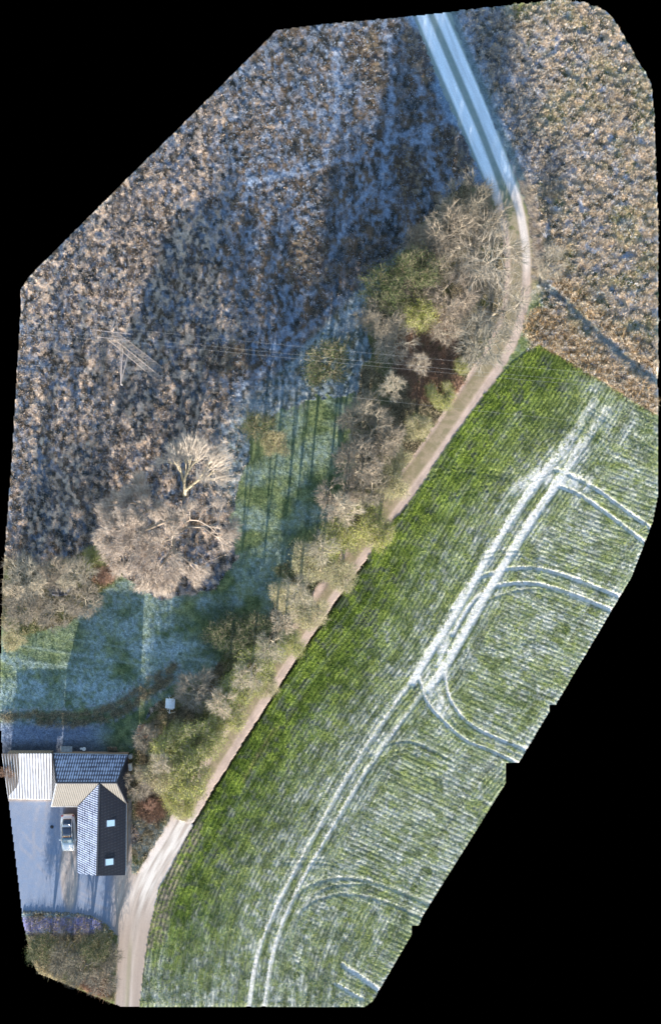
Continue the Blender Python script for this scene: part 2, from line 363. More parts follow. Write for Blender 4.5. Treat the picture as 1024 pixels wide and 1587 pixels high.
# rough grass east of the track
t2 = ss(fbm(X, Y, 8, 9, 43), .40, .60); col = lerp(np.tile(C(.07, .085, .06), X.shape + (1,)), C(.40, .44, .54), ss(fbm(X, Y, 9, 8, 44), .45, .62))
col = lerp(col, C(.62, .48, .34), t2 * (.45 + .45 * ss(X, 780, 900))); col = lerp(col, C(.20, .22, .06), ss(fbm(X, Y, 35, seed=45), .52, .72) * .5)
col = lerp(col, lerp(np.tile(C(.06, .07, .08), X.shape + (1,)), C(.30, .36, .48), ss(fbm(X, Y, 6, 8, 92), .35, .6)), ss(-(X - .42 * Y + (fbm(X, Y, 50, seed=93) - .5) * 70), -800, -735) * ss(-Y, -330, -240) * .75)  # blue-dark mottling colours in shade over the frost beside the track
col = lerp(col, lerp(np.tile(C(.13, .10, .08), X.shape + (1,)), C(.24, .19, .14), ss(fbm(X, Y, 5, seed=94), .3, .65)), ss(-dRoad, -54, -34) * ss(Y, 230, 300) * ss(-Y, -470, -400) * .9); col = lerp(col, C(.13, .17, .06), ss(-dRoad, -50, -34) * ss(Y, 430, 480) * .85)
ed = ss(-np.abs(dRoad - 31), -8, -2) * (Y < 280); col = lerp(col, C(.12, .17, .19), ed * .8)
reedz = ss(-pdist(X, Y, [(835, 505), (880, 535), (940, 590), (1020, 640)]), -32, -20); reedz = np.maximum(reedz, ss(-pdist(X, Y, [(868, 438), (900, 470), (960, 522), (1020, 572)]), -15, -5))
col = lerp(col, C(.86, .70, .50), reedz * ss(fbm(X, Y, 6, seed=46), .25, .5) * .9); col = lerp(col, C(.30, .34, .34), dit * .9 * ss(vn(X, Y, 8, seed=48), 0, .5))
base[REG == 1] = col[REG == 1]
# woodland floor
col = lerp(np.tile(C(.085, .072, .045), X.shape + (1,)), C(.22, .18, .12), ss(fbm(X, Y, 8, seed=53), .4, .65))
col = lerp(col, C(.14, .19, .05), ss(fbm(X, Y, 30, seed=54), .45, .6) * .6)
red = np.maximum.reduce([ss(-np.hypot((X - cx) / a, (Y - cy) / b) - (n0 - .5) * .6, -1.05, -.55) for cx, cy, a, b in ((660, 555, 62, 75), (232, 1250, 28, 26), (222, 1135, 16, 14), (700, 600, 20, 30), (160, 885, 24, 22), (150, 1530, 30, 24))])
col = lerp(col, C(.34, .20, .14), red * .8 * ss(fbm(X, Y, 7, seed=55), .25, .6))
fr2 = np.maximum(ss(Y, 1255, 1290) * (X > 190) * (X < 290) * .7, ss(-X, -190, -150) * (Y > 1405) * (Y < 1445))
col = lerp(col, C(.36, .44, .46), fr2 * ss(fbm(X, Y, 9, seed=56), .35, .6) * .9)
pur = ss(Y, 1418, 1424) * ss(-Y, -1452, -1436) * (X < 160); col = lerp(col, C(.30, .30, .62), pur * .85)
red = red * .9; leafl = ss(-np.hypot((X - 75) / 22, (Y - 1500) / 30), -1.1, -.6); col = lerp(col, C(.50, .40, .22), leafl * .7)
base[REG == 2] = col[REG == 2]
# lawn
col = lerp(np.tile(C(.105, .145, .065), X.shape + (1,)), C(.20, .24, .11), ss(fbm(X, Y, 9, 12, 63), .35, .65))
fl = ss(fbm(X, Y, 50, 34, 64), .30, .62) * (.45 + .55 * ss(fbm(X, Y, 5, seed=65), .35, .6))
spot = np.maximum(ss(-np.hypot((X - 245) / 70, (Y - 985) / 50), -1.2, -.3), ss(-np.hypot((X - 130) / 130, (Y - 1075) / 35), -1.2, -.5))
fl = np.clip(fl * np.where((Y < 900) | (X > 375), .5, .68) + spot * .4 * ss(n1, .3, .6), 0, 1); fl = fl * (1 - .75 * ss(-np.hypot((X - 70) / 75, (Y - 985) / 45), -1.1, -.7))
col = lerp(col, C(.35, .45, .49), fl * (.55 + .45 * ss(vn(X, Y, 3.2, seed=66), .2, .6)))
lines = ss(np.cos((Y - .16 * X) / 3.6), .7, 1) * (Y > 990) * (Y < 1040) * .2; col = lerp(col, C(.5, .6, .62), lines)
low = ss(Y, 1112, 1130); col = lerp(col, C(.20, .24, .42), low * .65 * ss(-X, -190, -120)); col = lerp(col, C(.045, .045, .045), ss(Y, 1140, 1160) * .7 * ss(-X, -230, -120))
col = lerp(col, C(.11, .085, .065), bk * .7); col = lerp(col, C(.40, .42, .50), ss(-np.abs(dB - 9), -5, -1) * .5 * ss(n3, .4, .7))
dkgreen = ss(-np.hypot((X - 345) / 40, (Y - 975) / 50), -1.2, -.6); col = lerp(col, C(.06, .09, .04), dkgreen * .7)
col = lerp(col, C(.22, .19, .24), ss(-np.hypot((X - 430) / 60, (Y - 600) / 45), -1.2, -.7) * .6 * t)
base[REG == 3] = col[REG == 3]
# field
green = lerp(np.tile(C(.095, .125, .028), X.shape + (1,)), C(.23, .265, .065), ss(fbm(X, Y, 16, seed=66), .3, .7))
soilc = C(.085, .10, .06); rowg = ss(.5 + (fbm(X, Y, 9, seed=68) - .5) * 1.1, .22, .6)
alo = X * .5 - Y * .87; s1 = fbm(sd * 1.0, alo, 6, 34, 69)
green = lerp(green, green * C(.88, 1.0, .68), 1 - ss(dE + (fbm(X, Y, 60, seed=83) - .5) * 110, 20, 170)); green = green * (.72 + .56 * s1)[..., None]
col = lerp(np.tile(soilc, X.shape + (1,)), [0, 0, 0], np.zeros(X.shape)); col = col * (1 - rowg[..., None]) + green * rowg[..., None]
far = ss(dE + (fbm(X, Y, 80, seed=68) - .5) * 90, 40, 170)
alo = X * .5 - Y * .87; s1 = fbm(sd * 1.0, alo, 6, 34, 69); s2 = fbm(cr, X, 6, 30, 79); sn = s1 * (1 - crossw) + s2 * crossw
fr = far * (.22 + .50 * ss(sn, .36, .62) + .14 * ss(fbm(X, Y, 40, seed=81), .4, .65)) * (1.15 - .45 * rowg) + .30 * (rr > .80) * (.3 + .7 * far) * ss(vn(sd, alo, 30, 70, 82), .25, .6)
fr = np.clip(fr * (1 - .22 * ss(Y, 1250, 1500)), 0, .72); col = lerp(col, C(.54, .55, .50), fr)
col = lerp(col, C(.05, .055, .03), ((rr < .06) * (row > .2) * .65 * ss(vn(X, Y, 25, 60, 70), .3, .5)))
yl = ss(fbm(X, Y, 26, seed=72), .45, .7) * (X > 600); col = lerp(col, C(.22, .27, .07), yl * .45)
so_ = ss(-pdist(X, Y, [(300, 1285), (262, 1370), (245, 1440), (232, 1500)]), -20, -8); col = lerp(col, C(.22, .18, .145), so_ * .8 * ss(fbm(X, Y, 6, seed=73), .2, .6) * (Y < 1470))
col = lerp(col, C(.23, .18, .08), ss(-pdist(X, Y, [(430, 1125), (400, 1170), (375, 1210)]), -6, -1) * .5)
col = lerp(col, C(.62, .605, .59), np.clip(tramA, 0, 1) * .95 * (.50 + .55 * ss(.5 * vn(X, Y, 3, seed=74) + .5 * vn(sd, alo, 3.2, 30, 75), .2, .6)))
east2 = ss(-np.abs(turn - .5), -.35, -.1) * .5; col = lerp(col, C(.07, .11, .04), east2 * .5)
col = lerp(col, C(.02, .018, .016), fur * .85)  # furrow soil blackened to paint in the shadow line
ye = ss(-pdist(X, Y, [(833, 533), (860, 548), (930, 590), (1030, 652)]), -14, -5); col = lerp(col, C(.16, .22, .05), ye * .5)
base[REG == 4] = col[REG == 4]
# track and drive
dirt = C(.50, .385, .33); wt = 1.8 * ss(-Y, -330, -230); tr = np.maximum(ss(-dL, -9 - wt, -4 - wt), ss(-dR, -9 - wt, -4 - wt))
verge = lerp(np.tile(C(.17, .17, .08), X.shape + (1,)), C(.34, .28, .19), ss(fbm(X, Y, 7, seed=75), .35, .65))
topf = ss(-Y, -330, -255)
verge = lerp(verge, C(.27, .21, .15), ss(Y, 330, 400) * .6); verge = lerp(verge, C(.20, .27, .29), topf * .85); trackc = lerp(np.tile(dirt, X.shape + (1,)) * (.75 + .45 * fbm(X, Y, 9, 14, 76))[..., None], C(.64, .72, .82) , topf)
trackc = lerp(trackc, C(.72, .66, .62), ss(-np.abs(Y - 360), -90, -30) * ss(-dR, -9, -3) * .7); trackc = trackc * (.72 + .5 * fbm(dRoad * np.where(rightside, 1, -1), Y, 3.5, 60, 95))[..., None]; trackc = lerp(trackc, C(.66, .60, .57), ss(Y, 1240, 1300) * ss(-Y, -1420, -1360) * .8)
col = verge * (1 - tr[..., None]) + trackc * tr[..., None]
base[REG == 6] = col[REG == 6]
drd = pdist(X, Y, ROAD, signed=True); gr = np.tile(C(.40, .335, .295), X.shape + (1,)) * (.55 + .9 * fbm(drd, Y, 4, 60, 77))[..., None]
gr = lerp(gr, C(.70, .65, .61), np.clip(ss(-np.abs(dRoad - 10 * n2), -24, -5) * ss(fbm(drd, Y, 5, 50, 78), .35, .65) * ss(-Y, -1440, -1370), 0, 1) * .8)
gr = lerp(gr, C(.34, .27, .23), ss(Y, 1390, 1450) * .7 * ss(np.abs(drd), 2, 9) ); gr = lerp(gr, C(.22, .20, .11), ss(-np.abs(X - 203 + (Y - 1450) * .06), -5, -1) * ss(Y, 1440, 1480) * .5)
shade_fz = ss(-X, -186, -165) * ss(Y, 1238, 1245); sunlane = ss(-np.hypot((X - 108) / 14, (Y - 1350) / 60), -1.2, -.8)  # blue tint puts shade and frost on the yard, leaving a painted sun lane
arcs = np.zeros(X.shape)
for o_ in (0, 17):
    for ap in ([(60, 1250 ), (50, 1300), (60, 1350), (120, 1385), (185, 1400)], [(98, 1325), (92, 1360), (120, 1392), (190, 1418)], [(20, 1300), (60, 1340), (90, 1330)]): arcs = np.maximum(arcs, ss(-pdist(X - o_ * .9, Y + o_ * .5, ap), -4, -1.5))
shade_fz = shade_fz * (1 - .22 * arcs * ss(n1, .3, .6)) * (.82 + .3 * fbm(X, Y, 4, seed=96))
gr = lerp(gr, C(.18, .235, .345), shade_fz * (1 - .85 * sunlane) * (.85 + .15 * n1)); gr = lerp(gr, C(.14, .12, .12), ss(-np.hypot((X - 116) / 20, (Y - 1264) / 25), -1.1, -.7) * .8)
base[REG == 5] = gr[REG == 5]
base = np.clip(base, .008, .88)

inO = inside(X[:-1, :-1] + G / 2, Y[:-1, :-1] + G / 2, OUT)
Xw = (X - CX) * PX; Yw = (CY - Y) * PX
def ground_z(px, py):
    i = int(np.clip((px - xs[0]) / G, 0, nx)); j = int(np.clip((py - ys[0]) / G, 0, ny)); return float(Z[j, i])
cellreg = REG[:-1, :-1]
idx = np.arange((nx + 1) * (ny + 1)).reshape(ny + 1, nx + 1)
for rid, name, mat in ((0, 'meadow', 'earth'), (1, 'rough_grassland', 'earth'), (2, 'woodland_floor', 'earth'), (3, 'lawn', 'lawn'), (4, 'crop_field', 'field'), (5, 'driveway', 'gravel'), (6, 'dirt_track', 'gravel')):
    m = inO & (cellreg == rid); q = np.stack([idx[:-1, :-1][m], idx[1:, :-1][m], idx[1:, 1:][m], idx[:-1, 1:][m]], 1)
    used = np.unique(q); mp = np.zeros(idx.size, int); mp[used] = np.arange(len(used))
    V = np.stack([Xw.ravel()[used], Yw.ravel()[used], Z.ravel()[used]], 1)
    me = npmesh(name, V, mp[q], M[mat], base.reshape(-1, 3)[used], smooth=True)
    if rid == 4:
        at_ = me.color_attributes.new('rows', 'FLOAT_COLOR', 'POINT')
        at_.data.foreach_set('color', np.stack([rowc.ravel()[used], (cr / 6.9).ravel()[used], (crossw * .8).ravel()[used], tramA.ravel()[used]], 1).astype(np.float32).ravel())
    tag(link(name, me), kind='structure')
# cut edge of the mapped ground: a real earth face one metre deep
def pix_edge(m):
    F = []; V = []
    mm = np.pad(m, 1)
    for dj, di, a, b in ((0, 1, (0, 1), (1, 1)), (0, -1, (1, 0), (0, 0)), (1, 0, (1, 1), (1, 0)), (-1, 0, (0, 0), (0, 1))):
        nb = mm[1 + dj:1 + dj + m.shape[0], 1 + di:1 + di + m.shape[1]]; J, I = np.where(m & ~nb)
        for j, i in zip(J, I):
            p = (j + a[0], i + a[1]); q = (j + b[0], i + b[1]); k = len(V)
            for (r, c), zz in ((p, None), (q, None), (q, -1.2), (p, -1.2)):
                V.append((Xw[r, c], Yw[r, c], Z[r, c] if zz is None else zz))
            F.append((k, k + 1, k + 2, k + 3))
    return V, F
V, F = pix_edge(inO); tag(link('soil', npmesh('soil', V, F, M['soil'])), kind='structure')

# ------------------------------------------------------------ grass, reeds, crop (stuff)
inE = inO.copy()
for a_ in (-2, 0, 2):
    for b_ in (-2, 0, 2): inE &= np.roll(np.roll(inO, a_, 0), b_, 1)
def blades(n_t, accept, colf, hh, ww, nb, name, label, cat, spread=.25, mat='blade', seed=1, lean=.5):
    r = np.random.default_rng(seed); PXs = []; tot = 0
    while tot < n_t:
        px = r.uniform(0, 1020, n_t); py = r.uniform(0, 1562, n_t)
        i = ((px - xs[0]) / G).astype(int).clip(0, nx - 1); j = ((py - ys[0]) / G).astype(int).clip(0, ny - 1)
        ok = inE[j, i] & (r.random(n_t) < accept(px, py, i, j)); PXs.append(np.stack([px[ok], py[ok], i[ok], j[ok]], 1)); tot += ok.sum()
    P = np.concatenate(PXs)[:n_t]; i = P[:, 2].astype(int); j = P[:, 3].astype(int)
    cx, cy, cz = (P[:, 0] - CX) * PX, (CY - P[:, 1]) * PX, Z[j, i] - .03
    c = colf(P[:, 0], P[:, 1], i, j, r)
    n = len(P); hs = hh * (.6 + .8 * r.random(n))
    A = np.repeat(np.arange(n), nb); k = len(A); th = r.uniform(0, 2 * np.pi, k); rad = r.random(k) * spread
    bx = cx[A] + np.cos(th) * rad; by = cy[A] + np.sin(th) * rad; h = hs[A] * (.6 + .6 * r.random(k)); th2 = th + r.normal(0, .7, k)
    ln = h * lean * (.4 + r.random(k)); w = ww * (.6 + .8 * r.random(k)); pe = th2 + np.pi / 2
    V = np.empty((k, 3, 3)); V[:, 0] = np.stack([bx - np.cos(pe) * w, by - np.sin(pe) * w, cz[A]], 1); V[:, 1] = np.stack([bx + np.cos(pe) * w, by + np.sin(pe) * w, cz[A]], 1)
    V[:, 2] = np.stack([bx + np.cos(th2) * ln, by + np.sin(th2) * ln, cz[A] + h], 1)
    cc = np.repeat(c[A] * (.75 + .5 * r.random(k))[:, None], 3, 0)
    me = npmesh(name, V.reshape(-1, 3), np.arange(3 * k).reshape(-1, 3), M[mat], cc)
    return tag(link(name, me), label, cat, kind='stuff')
tanm = (clump > .3)
def acc_m(px, py, i, j): return (REG[j, i] == 0) * (1 - .7 * np.maximum(strip, near)[j, i]) * (.25 + .75 * clump[j, i]) * (1 - .55 * zoneE[j, i])
def col_m(px, py, i, j, r):
    g = base[j, i]; s = r.random(len(px)); t_ = np.tile(C(.72, .57, .45), (len(px), 1))
    w_ = (s < (.20 + .55 * ss(tanz[j, i], .15, .6)) * (1 - .8 * zoneE[j, i])); c = np.where(w_[:, None], t_ * (.6 + .8 * r.random(len(px)))[:, None], g * 1.05)
    f = (s > .86 - .2 * zoneE[j, i]); return np.where(f[:, None], C(.34, .42, .56), c)
blades(110000, acc_m, col_m, .17, .024, 5, 'meadow_grass', 'frosted dry tussock grass covering the whole meadow west of the track', 'grass', seed=11)
def acc_r(px, py, i, j): return (REG[j, i] == 1) * (.2 + .8 * clump[j, i]) * (1 - .9 * dit[j, i]) * ss(dRoad[j, i], 34, 60)
def col_r(px, py, i, j, r):
    g = base[j, i]; s = r.random(len(px)); c = np.where((s < .42)[:, None], C(.68, .54, .40) * (.6 + .7 * r.random(len(px)))[:, None], g)
    return np.where((s > .85)[:, None], C(.56, .58, .62), c)
blades(60000, acc_r, col_r, .24, .028, 6, 'tussock_grass', 'sunlit buff and frosted tussock grass filling the corner east of the track', 'grass', seed=12)
def acc_d(px, py, i, j): return (REG[j, i] == 1) * reedz[j, i] * (1 - dit[j, i])
blades(1700, acc_d, lambda px, py, i, j, r: C(.78, .60, .40) * C(.95, .82, .62) * (.7 * r.random(len(px)))[:, None], .30, .04, 6, 'reed_grass', 'tall orange buff reed grass lining both banks of the ditch', 'reeds', seed=13, spread=.4, lean=1.3)
def bil(A, px, py):
    u = (px - xs[0]) / G; v = (py - ys[0]) / G; i = u.astype(int).clip(0, nx - 1); j = v.astype(int).clip(0, ny - 1); u = u - i; v = v - j
    return (A[j, i] * (1 - u) + A[j, i + 1] * u) * (1 - v) + (A[j + 1, i] * (1 - u) + A[j + 1, i + 1] * u) * v
def rowat(px, py):
    c = bil(crossw, px, py) * .8
    return (.5 + .5 * np.cos(2 * np.pi * bil(rowc, px, py))) * (1 - c) + (.5 + .5 * np.cos(2 * np.pi * bil(cr / 6.9, px, py))) * c
def acc_c(px, py, i, j): return (REG[j, i] == 4) * (.04 + .96 * rowat(px, py) ** 2) * (.3 + .7 * rowg[j, i]) * (1 - tramA[j, i]) * (1 - fur[j, i]) * (1 - so_[j, i] * .7)
blades(95000, acc_c, lambda px, py, i, j, r: lerp(green[j, i] * 1.15, [.60, .60, .52], fr[j, i] * .9 * (r.random(len(px)) < .6)), .13, .035, 4, 'crop_seedlings', 'green winter cereal seedlings drilled in curving rows, whitened by frost', 'crop', mat='crop', seed=14, spread=.12, lean=.9)
def acc_l(px, py, i, j): return (REG[j, i] == 3) * .9 + (REG[j, i] == 2) * .8
blades(90000, acc_l, lambda px, py, i, j, r: base[j, i] * (.5 + 1.2 * r.random(len(px)))[:, None], .12, .022, 4, 'lawn_grass', 'short green grass tipped with frost on the lawn and under the trees', 'grass', seed=15, spread=.2)
def acc_x(px, py, i, j): return (REG[j, i] == 2) * (.35 + .65 * red[j, i]) + .8 * bk[j, i] * (REG[j, i] == 3)
blades(17000, acc_x, lambda px, py, i, j, r: np.where((red[j, i] > .3)[:, None], C(.38, .25, .18), C(.36, .31, .21)) * (.5 + r.random(len(px)))[:, None], .55, .016, 8, 'undergrowth', 'tangled brown and rust red brambles under the trees', 'undergrowth', seed=16, spread=.35)

# ------------------------------------------------------------ trees
def prisms(E, sides=3):
    """E: list of (p, q, r0, r1) -> verts, quads"""
    P = np.array([e[0] for e in E]); Q = np.array([e[1] for e in E]); r0 = np.array([e[2] for e in E]); r1 = np.array([e[3] for e in E])
    ax = Q - P; ax /= np.linalg.norm(ax, axis=1, keepdims=True) + 1e-9
    up = np.where(np.abs(ax[:, 2:3]) < .9, np.array([[0, 0, 1.]]), np.array([[1., 0, 0]])); u = np.cross(ax, up); u /= np.linalg.norm(u, axis=1, keepdims=True); v = np.cross(ax, u)
    V = []
    for k in range(sides):
        a = 2 * math.pi * k / sides; V.append(P + (u * math.cos(a) + v * math.sin(a)) * r0[:, None])
    for k in range(sides):
        a = 2 * math.pi * k / sides; V.append(Q + (u * math.cos(a) + v * math.sin(a)) * r1[:, None])
    V = np.stack(V, 1).reshape(-1, 3); n = len(E); b = np.arange(n)[:, None] * 2 * sides
    F = np.concatenate([b + np.array([[k, (k + 1) % sides, sides + (k + 1) % sides, sides + k]]) for k in range(sides)])
    return V, F
def grow(tips, root, r, tipr=.012, expo=.46, curve=.10, t0=.42):
    E = []; st = [(np.array(root, float), np.arange(len(tips)), None)]
    while st:
        p, ids, pd = st.pop(); n = len(ids)
        if n == 1:
            E.append((p, tips[ids[0]], tipr * 1.3, tipr * .6, 1)); continue
        T = tips[ids]; dv = T - p; cc = dv.mean(0)
        # split by direction seen from here
        dn = dv / (np.linalg.norm(dv, axis=1, keepdims=True) + 1e-6); mm = dn.mean(0); U, Sg, Vt = np.linalg.svd(dn - mm, full_matrices=False) if n < 60 else np.linalg.svd((dn - mm)[r.integers(0, n, 60)], full_matrices=False)
        pr = (dn - mm) @ (Vt[0] + .25 * r.normal(size=3)); cut = np.quantile(pr, r.uniform(.35, .65)); g = pr <= cut
        if g.all() or (~g).all(): g = np.arange(n) < n // 2
        for s in (g, ~g):
            I = ids[s]; c = tips[I].mean(0); L = np.linalg.norm(c - p)
            t = t0 * r.uniform(.7, 1.25) if len(I) > 1 else 1
            q = p + (c - p) * t; q = q + r.normal(size=3) * L * curve * t; q[2] += .04 * L
            if len(I) == 1: q = None
            ra = tipr * len(I) ** expo
            if q is not None: E.append((p, q, tipr * n ** expo * .5 + ra * .5, ra, len(I))); st.append((q, I, None))
            else: st.append((p, I, None))
    return E
def lobes(n, L, r, shell=.55):
    """random tip positions in a union of ellipsoids (cx,cy,cz,rx,ry,rz,weight), denser towards their skins"""
    w = np.array([l[6] for l in L], float); w /= w.sum(); ch = r.choice(len(L), n, p=w); a = np.array(L, float)[ch]
    dv = r.normal(size=(n, 3)); dv /= np.linalg.norm(dv, axis=1, keepdims=True); rad = (shell + (1 - shell) * r.random(n)) * (1 - .25 * r.random(n) ** 3)
    p = a[:, :3] + dv * rad[:, None] * a[:, 3:6]; p[:, 2] = np.maximum(p[:, 2], .25); return p
def make_tree(seed, L, n, root_h=.3, tipr=.012, spray=5, splen=.55, tw=(.40, .33, .27), tw2=(.30, .25, .21), bark=(.30, .25, .19), leaves=0, leafc=((.2, .25, .06), (.35, .33, .16)), leafs=.085, leafr=.4, shell=.5, t0=.42, expo=.46, roots=None, spw=.016):
    r = np.random.default_rng(seed); tips = lobes(n, L, r, shell)
    E = []
    for (rx, ry, sel) in (roots or [(0, 0, None)]):
        T = tips if sel is None else tips[sel(tips)]
        if len(T) < 2: continue
        top = np.array([rx, ry, 0]) + (T.mean(0) - np.array([rx, ry, 0])) * .25 * np.array([.5, .5, 1]); top[2] = max(top[2], root_h)
        R0 = tipr * len(T) ** expo
        E.append((np.array([rx, ry, -.15]), top, R0 * 1.25, R0, 9999)); E += grow(T, top, r, tipr, expo, t0=t0)
    big = [e for e in E if e[4] > max(12, n * .012)]; small = [e for e in E if e[4] <= max(12, n * .012)]
    V, F = prisms(big, 6); bc = np.array(bark) * (.85 + .3 * r.random(len(V)))[:, None]
    tm = npmesh('trunk', V, F, M['twig'], bc, True)
    V, F = prisms(small, 3); mixv = np.repeat(r.random(len(small)), 6); cc = np.array(tw) * mixv[:, None] + np.array(tw2) * (1 - mixv)[:, None]
    V = V.astype(float); tri = np.concatenate([F[:, [0, 1, 2]], F[:, [0, 2, 3]]])
    if spray:
        ctr = tips.mean(0); ends = np.array([e[1] for e in small if e[4] == 1]); st = np.array([e[0] for e in small if e[4] == 1]); d0 = ends - st; d0 /= np.linalg.norm(d0, axis=1, keepdims=True) + 1e-6
        o0 = ends - ctr; o0 /= np.linalg.norm(o0, axis=1, keepdims=True) + 1e-6
        A = np.repeat(np.arange(len(ends)), spray); k = len(A); dv = d0[A] * .8 + o0[A] * .5 + r.normal(size=(k, 3)) * .5 + np.array([0, 0, .12]); dv /= np.linalg.norm(dv, axis=1, keepdims=True)
        b = ends[A] - d0[A] * (r.random(k) * .4)[:, None]; wv = np.cross(dv, np.array([0, 0, 1.]) + r.normal(size=(k, 3)) * .35); wv /= np.linalg.norm(wv, axis=1, keepdims=True) + 1e-6
        ln = splen * (.4 + .9 * r.random(k)); W2 = np.stack([b - wv * spw, b + wv * spw, b + dv * ln[:, None]], 1).reshape(-1, 3)
        f2 = np.arange(3 * k).reshape(-1, 3) + len(V); mv = np.repeat(r.random(k), 3)[:, None]; V = np.concatenate([V, W2]); tri = np.concatenate([tri, f2])
        cc = np.concatenate([cc, np.array(tw) * 1.1 * mv + np.array(tw2) * (1 - mv)])
    cm = npmesh('crown', V, tri, M['twig'], cc); fm = None
    if leaves:
        ends = np.array([e[1] for e in small if e[4] == 1]); A = np.repeat(np.arange(len(ends)), leaves); k = len(A)
        c = ends[A] + r.normal(size=(k, 3)) * leafr * .55; u = r.normal(size=(k, 3)); u /= np.linalg.norm(u, axis=1, keepdims=True); w = np.cross(u, r.normal(size=(k, 3))); w /= np.linalg.norm(w, axis=1, keepdims=True)
        s = leafs * (.5 + r.random(k))[:, None]; V = np.stack([c - u * s, c + w * s * .6, c + u * s, c - w * s * .6], 1).reshape(-1, 3)
        tipm = r.random(len(ends)); mv = np.repeat(np.clip(tipm[A] * .8 + .3 * r.random(k) - .05, 0, 1), 4)[:, None]
        fm = npmesh('foliage', V, np.arange(4 * k).reshape(-1, 4), M['leaf'], np.array(leafc[0]) * (1 - mv) + np.array(leafc[1]) * mv)
    return tm, cm, fm
def blob(r, rx, h0, h1, k=7):
    """a crown of several lobes, radius rx, from height h0 to h1"""
    L = []; zc = (h0 + h1) / 2; zr = (h1 - h0) / 2
    k = k * 3
    for i in range(k):
        a = r.uniform(0, 2 * math.pi); q = rx * r.uniform(.1, 1) ** .6 * .74; s = r.uniform(.2, .42)
        L.append((q * math.cos(a), q * math.sin(a), zc + zr * r.uniform(-.6, .72) * (1.15 - q / rx), rx * s * 1.1, rx * s * r.uniform(.8, 1.2), zr * s * 1.1, s ** 1.6))
    return L
KINDS = {}
rb = np.random.default_rng(5)
# unit library: radius 3 m, height 9 m; scaled on placing
for v in range(3): KINDS['bare', v] = make_tree(20 + v, blob(rb, 3, 2.2, 9, 8), 850, tw=(.34, .29, .24), tw2=(.17, .145, .12), bark=(.27, .24, .19), spray=5, splen=.7, spw=.012)
for v in range(2): KINDS['pale', v] = make_tree(30 + v, blob(rb, 3, 1.5, 9, 9), 900, tw=(.54, .47, .34), tw2=(.20, .17, .11), spray=4, leaves=13, leafc=((.12, .125, .045), (.62, .57, .32)), leafs=.048, leafr=.55)
for v in range(3): KINDS['green', v] = make_tree(40 + v, blob(rb, 3, 1.5, 9, 10), 760, tw=(.45, .40, .28), tw2=(.2, .18, .12), spray=4, leaves=20, leafc=((.06, .085, .022), (.56, .56, .18)), leafs=.055, leafr=.62)
for v in range(2): KINDS['dark', v] = make_tree(50 + v, blob(rb, 3, 1.0, 9, 9), 620, tw=(.24, .22, .15), tw2=(.12, .11, .07), spray=4, leaves=13, leafc=((.028, .045, .02), (.12, .15, .06)), leafs=.055, leafr=.6)
for v in range(2): KINDS['brush', v] = make_tree(55 + v, blob(rb, 3, 1.0, 9, 8), 620, tw=(.27, .24, .20), tw2=(.09, .08, .065), bark=(.2, .18, .15), spray=6, splen=.8, spw=.011)
KINDS['russet', 0] = make_tree(60, blob(rb, 3, .5, 6, 7), 700, tw=(.36, .21, .16), tw2=(.22, .15, .11), spray=7, splen=.6)
KINDS['sparse', 0] = make_tree(70, blob(rb, 3, 2.5, 9, 6), 420, tw=(.41, .365, .31), tw2=(.18, .16, .13), bark=(.27, .245, .205), spray=6, splen=.9, tipr=.0105, spw=.012)
KINDS['sparse', 1] = make_tree(71, blob(rb, 3, 2.0, 9, 7), 420, tw=(.41, .365, .31), tw2=(.18, .16, .13), bark=(.27, .245, .205), spray=6, splen=.9, tipr=.0105, spw=.012)
for v in range(2): KINDS['high', v] = make_tree(80 + v, [(x, y, z, a, a, b, w_) for x, y, z, a, b, w_ in ((0, 0, 7.6, 1.5, 1.3, 1), (1.4, .5, 6.6, 1.1, .9, .5), (-1.2, -.9, 6.9, 1.2, .9, .5), (-.6, 1.5, 6.2, 1.0, .7, .4), (.8, -1.6, 6.0, 1.0, .7, .3))], 330, tw=(.50, .44, .36), tw2=(.26, .225, .185), bark=(.34, .30, .25), spray=5, splen=.8, spw=.012, tipr=.0125, root_h=3.2)
def place(kind, var, name, px, py, rad, h, label, cat='tree', group=None):
    zc = .58 * h; b = at(px, py, zc); t_ = empty(name, (b.x, b.y, 0), label, cat, group, rz=random.uniform(0, 6.28))
    tm, cm, fm = KINDS[kind, var]; hh = 6 if kind == 'russet' else 9
    t_.scale = (rad / 3, rad / 3, h / hh)
    link('trunk', tm, parent=t_); link('crown', cm, parent=t_)
    if fm: link('foliage', fm, parent=t_)
    return t_
WD = 'trees of the wood inside the bend of the track'; HG = 'trees of the hedgerow between lawn and field'; LH = 'trees of the hedge at the western edge'; TH = 'trees of the thicket south of the drive'
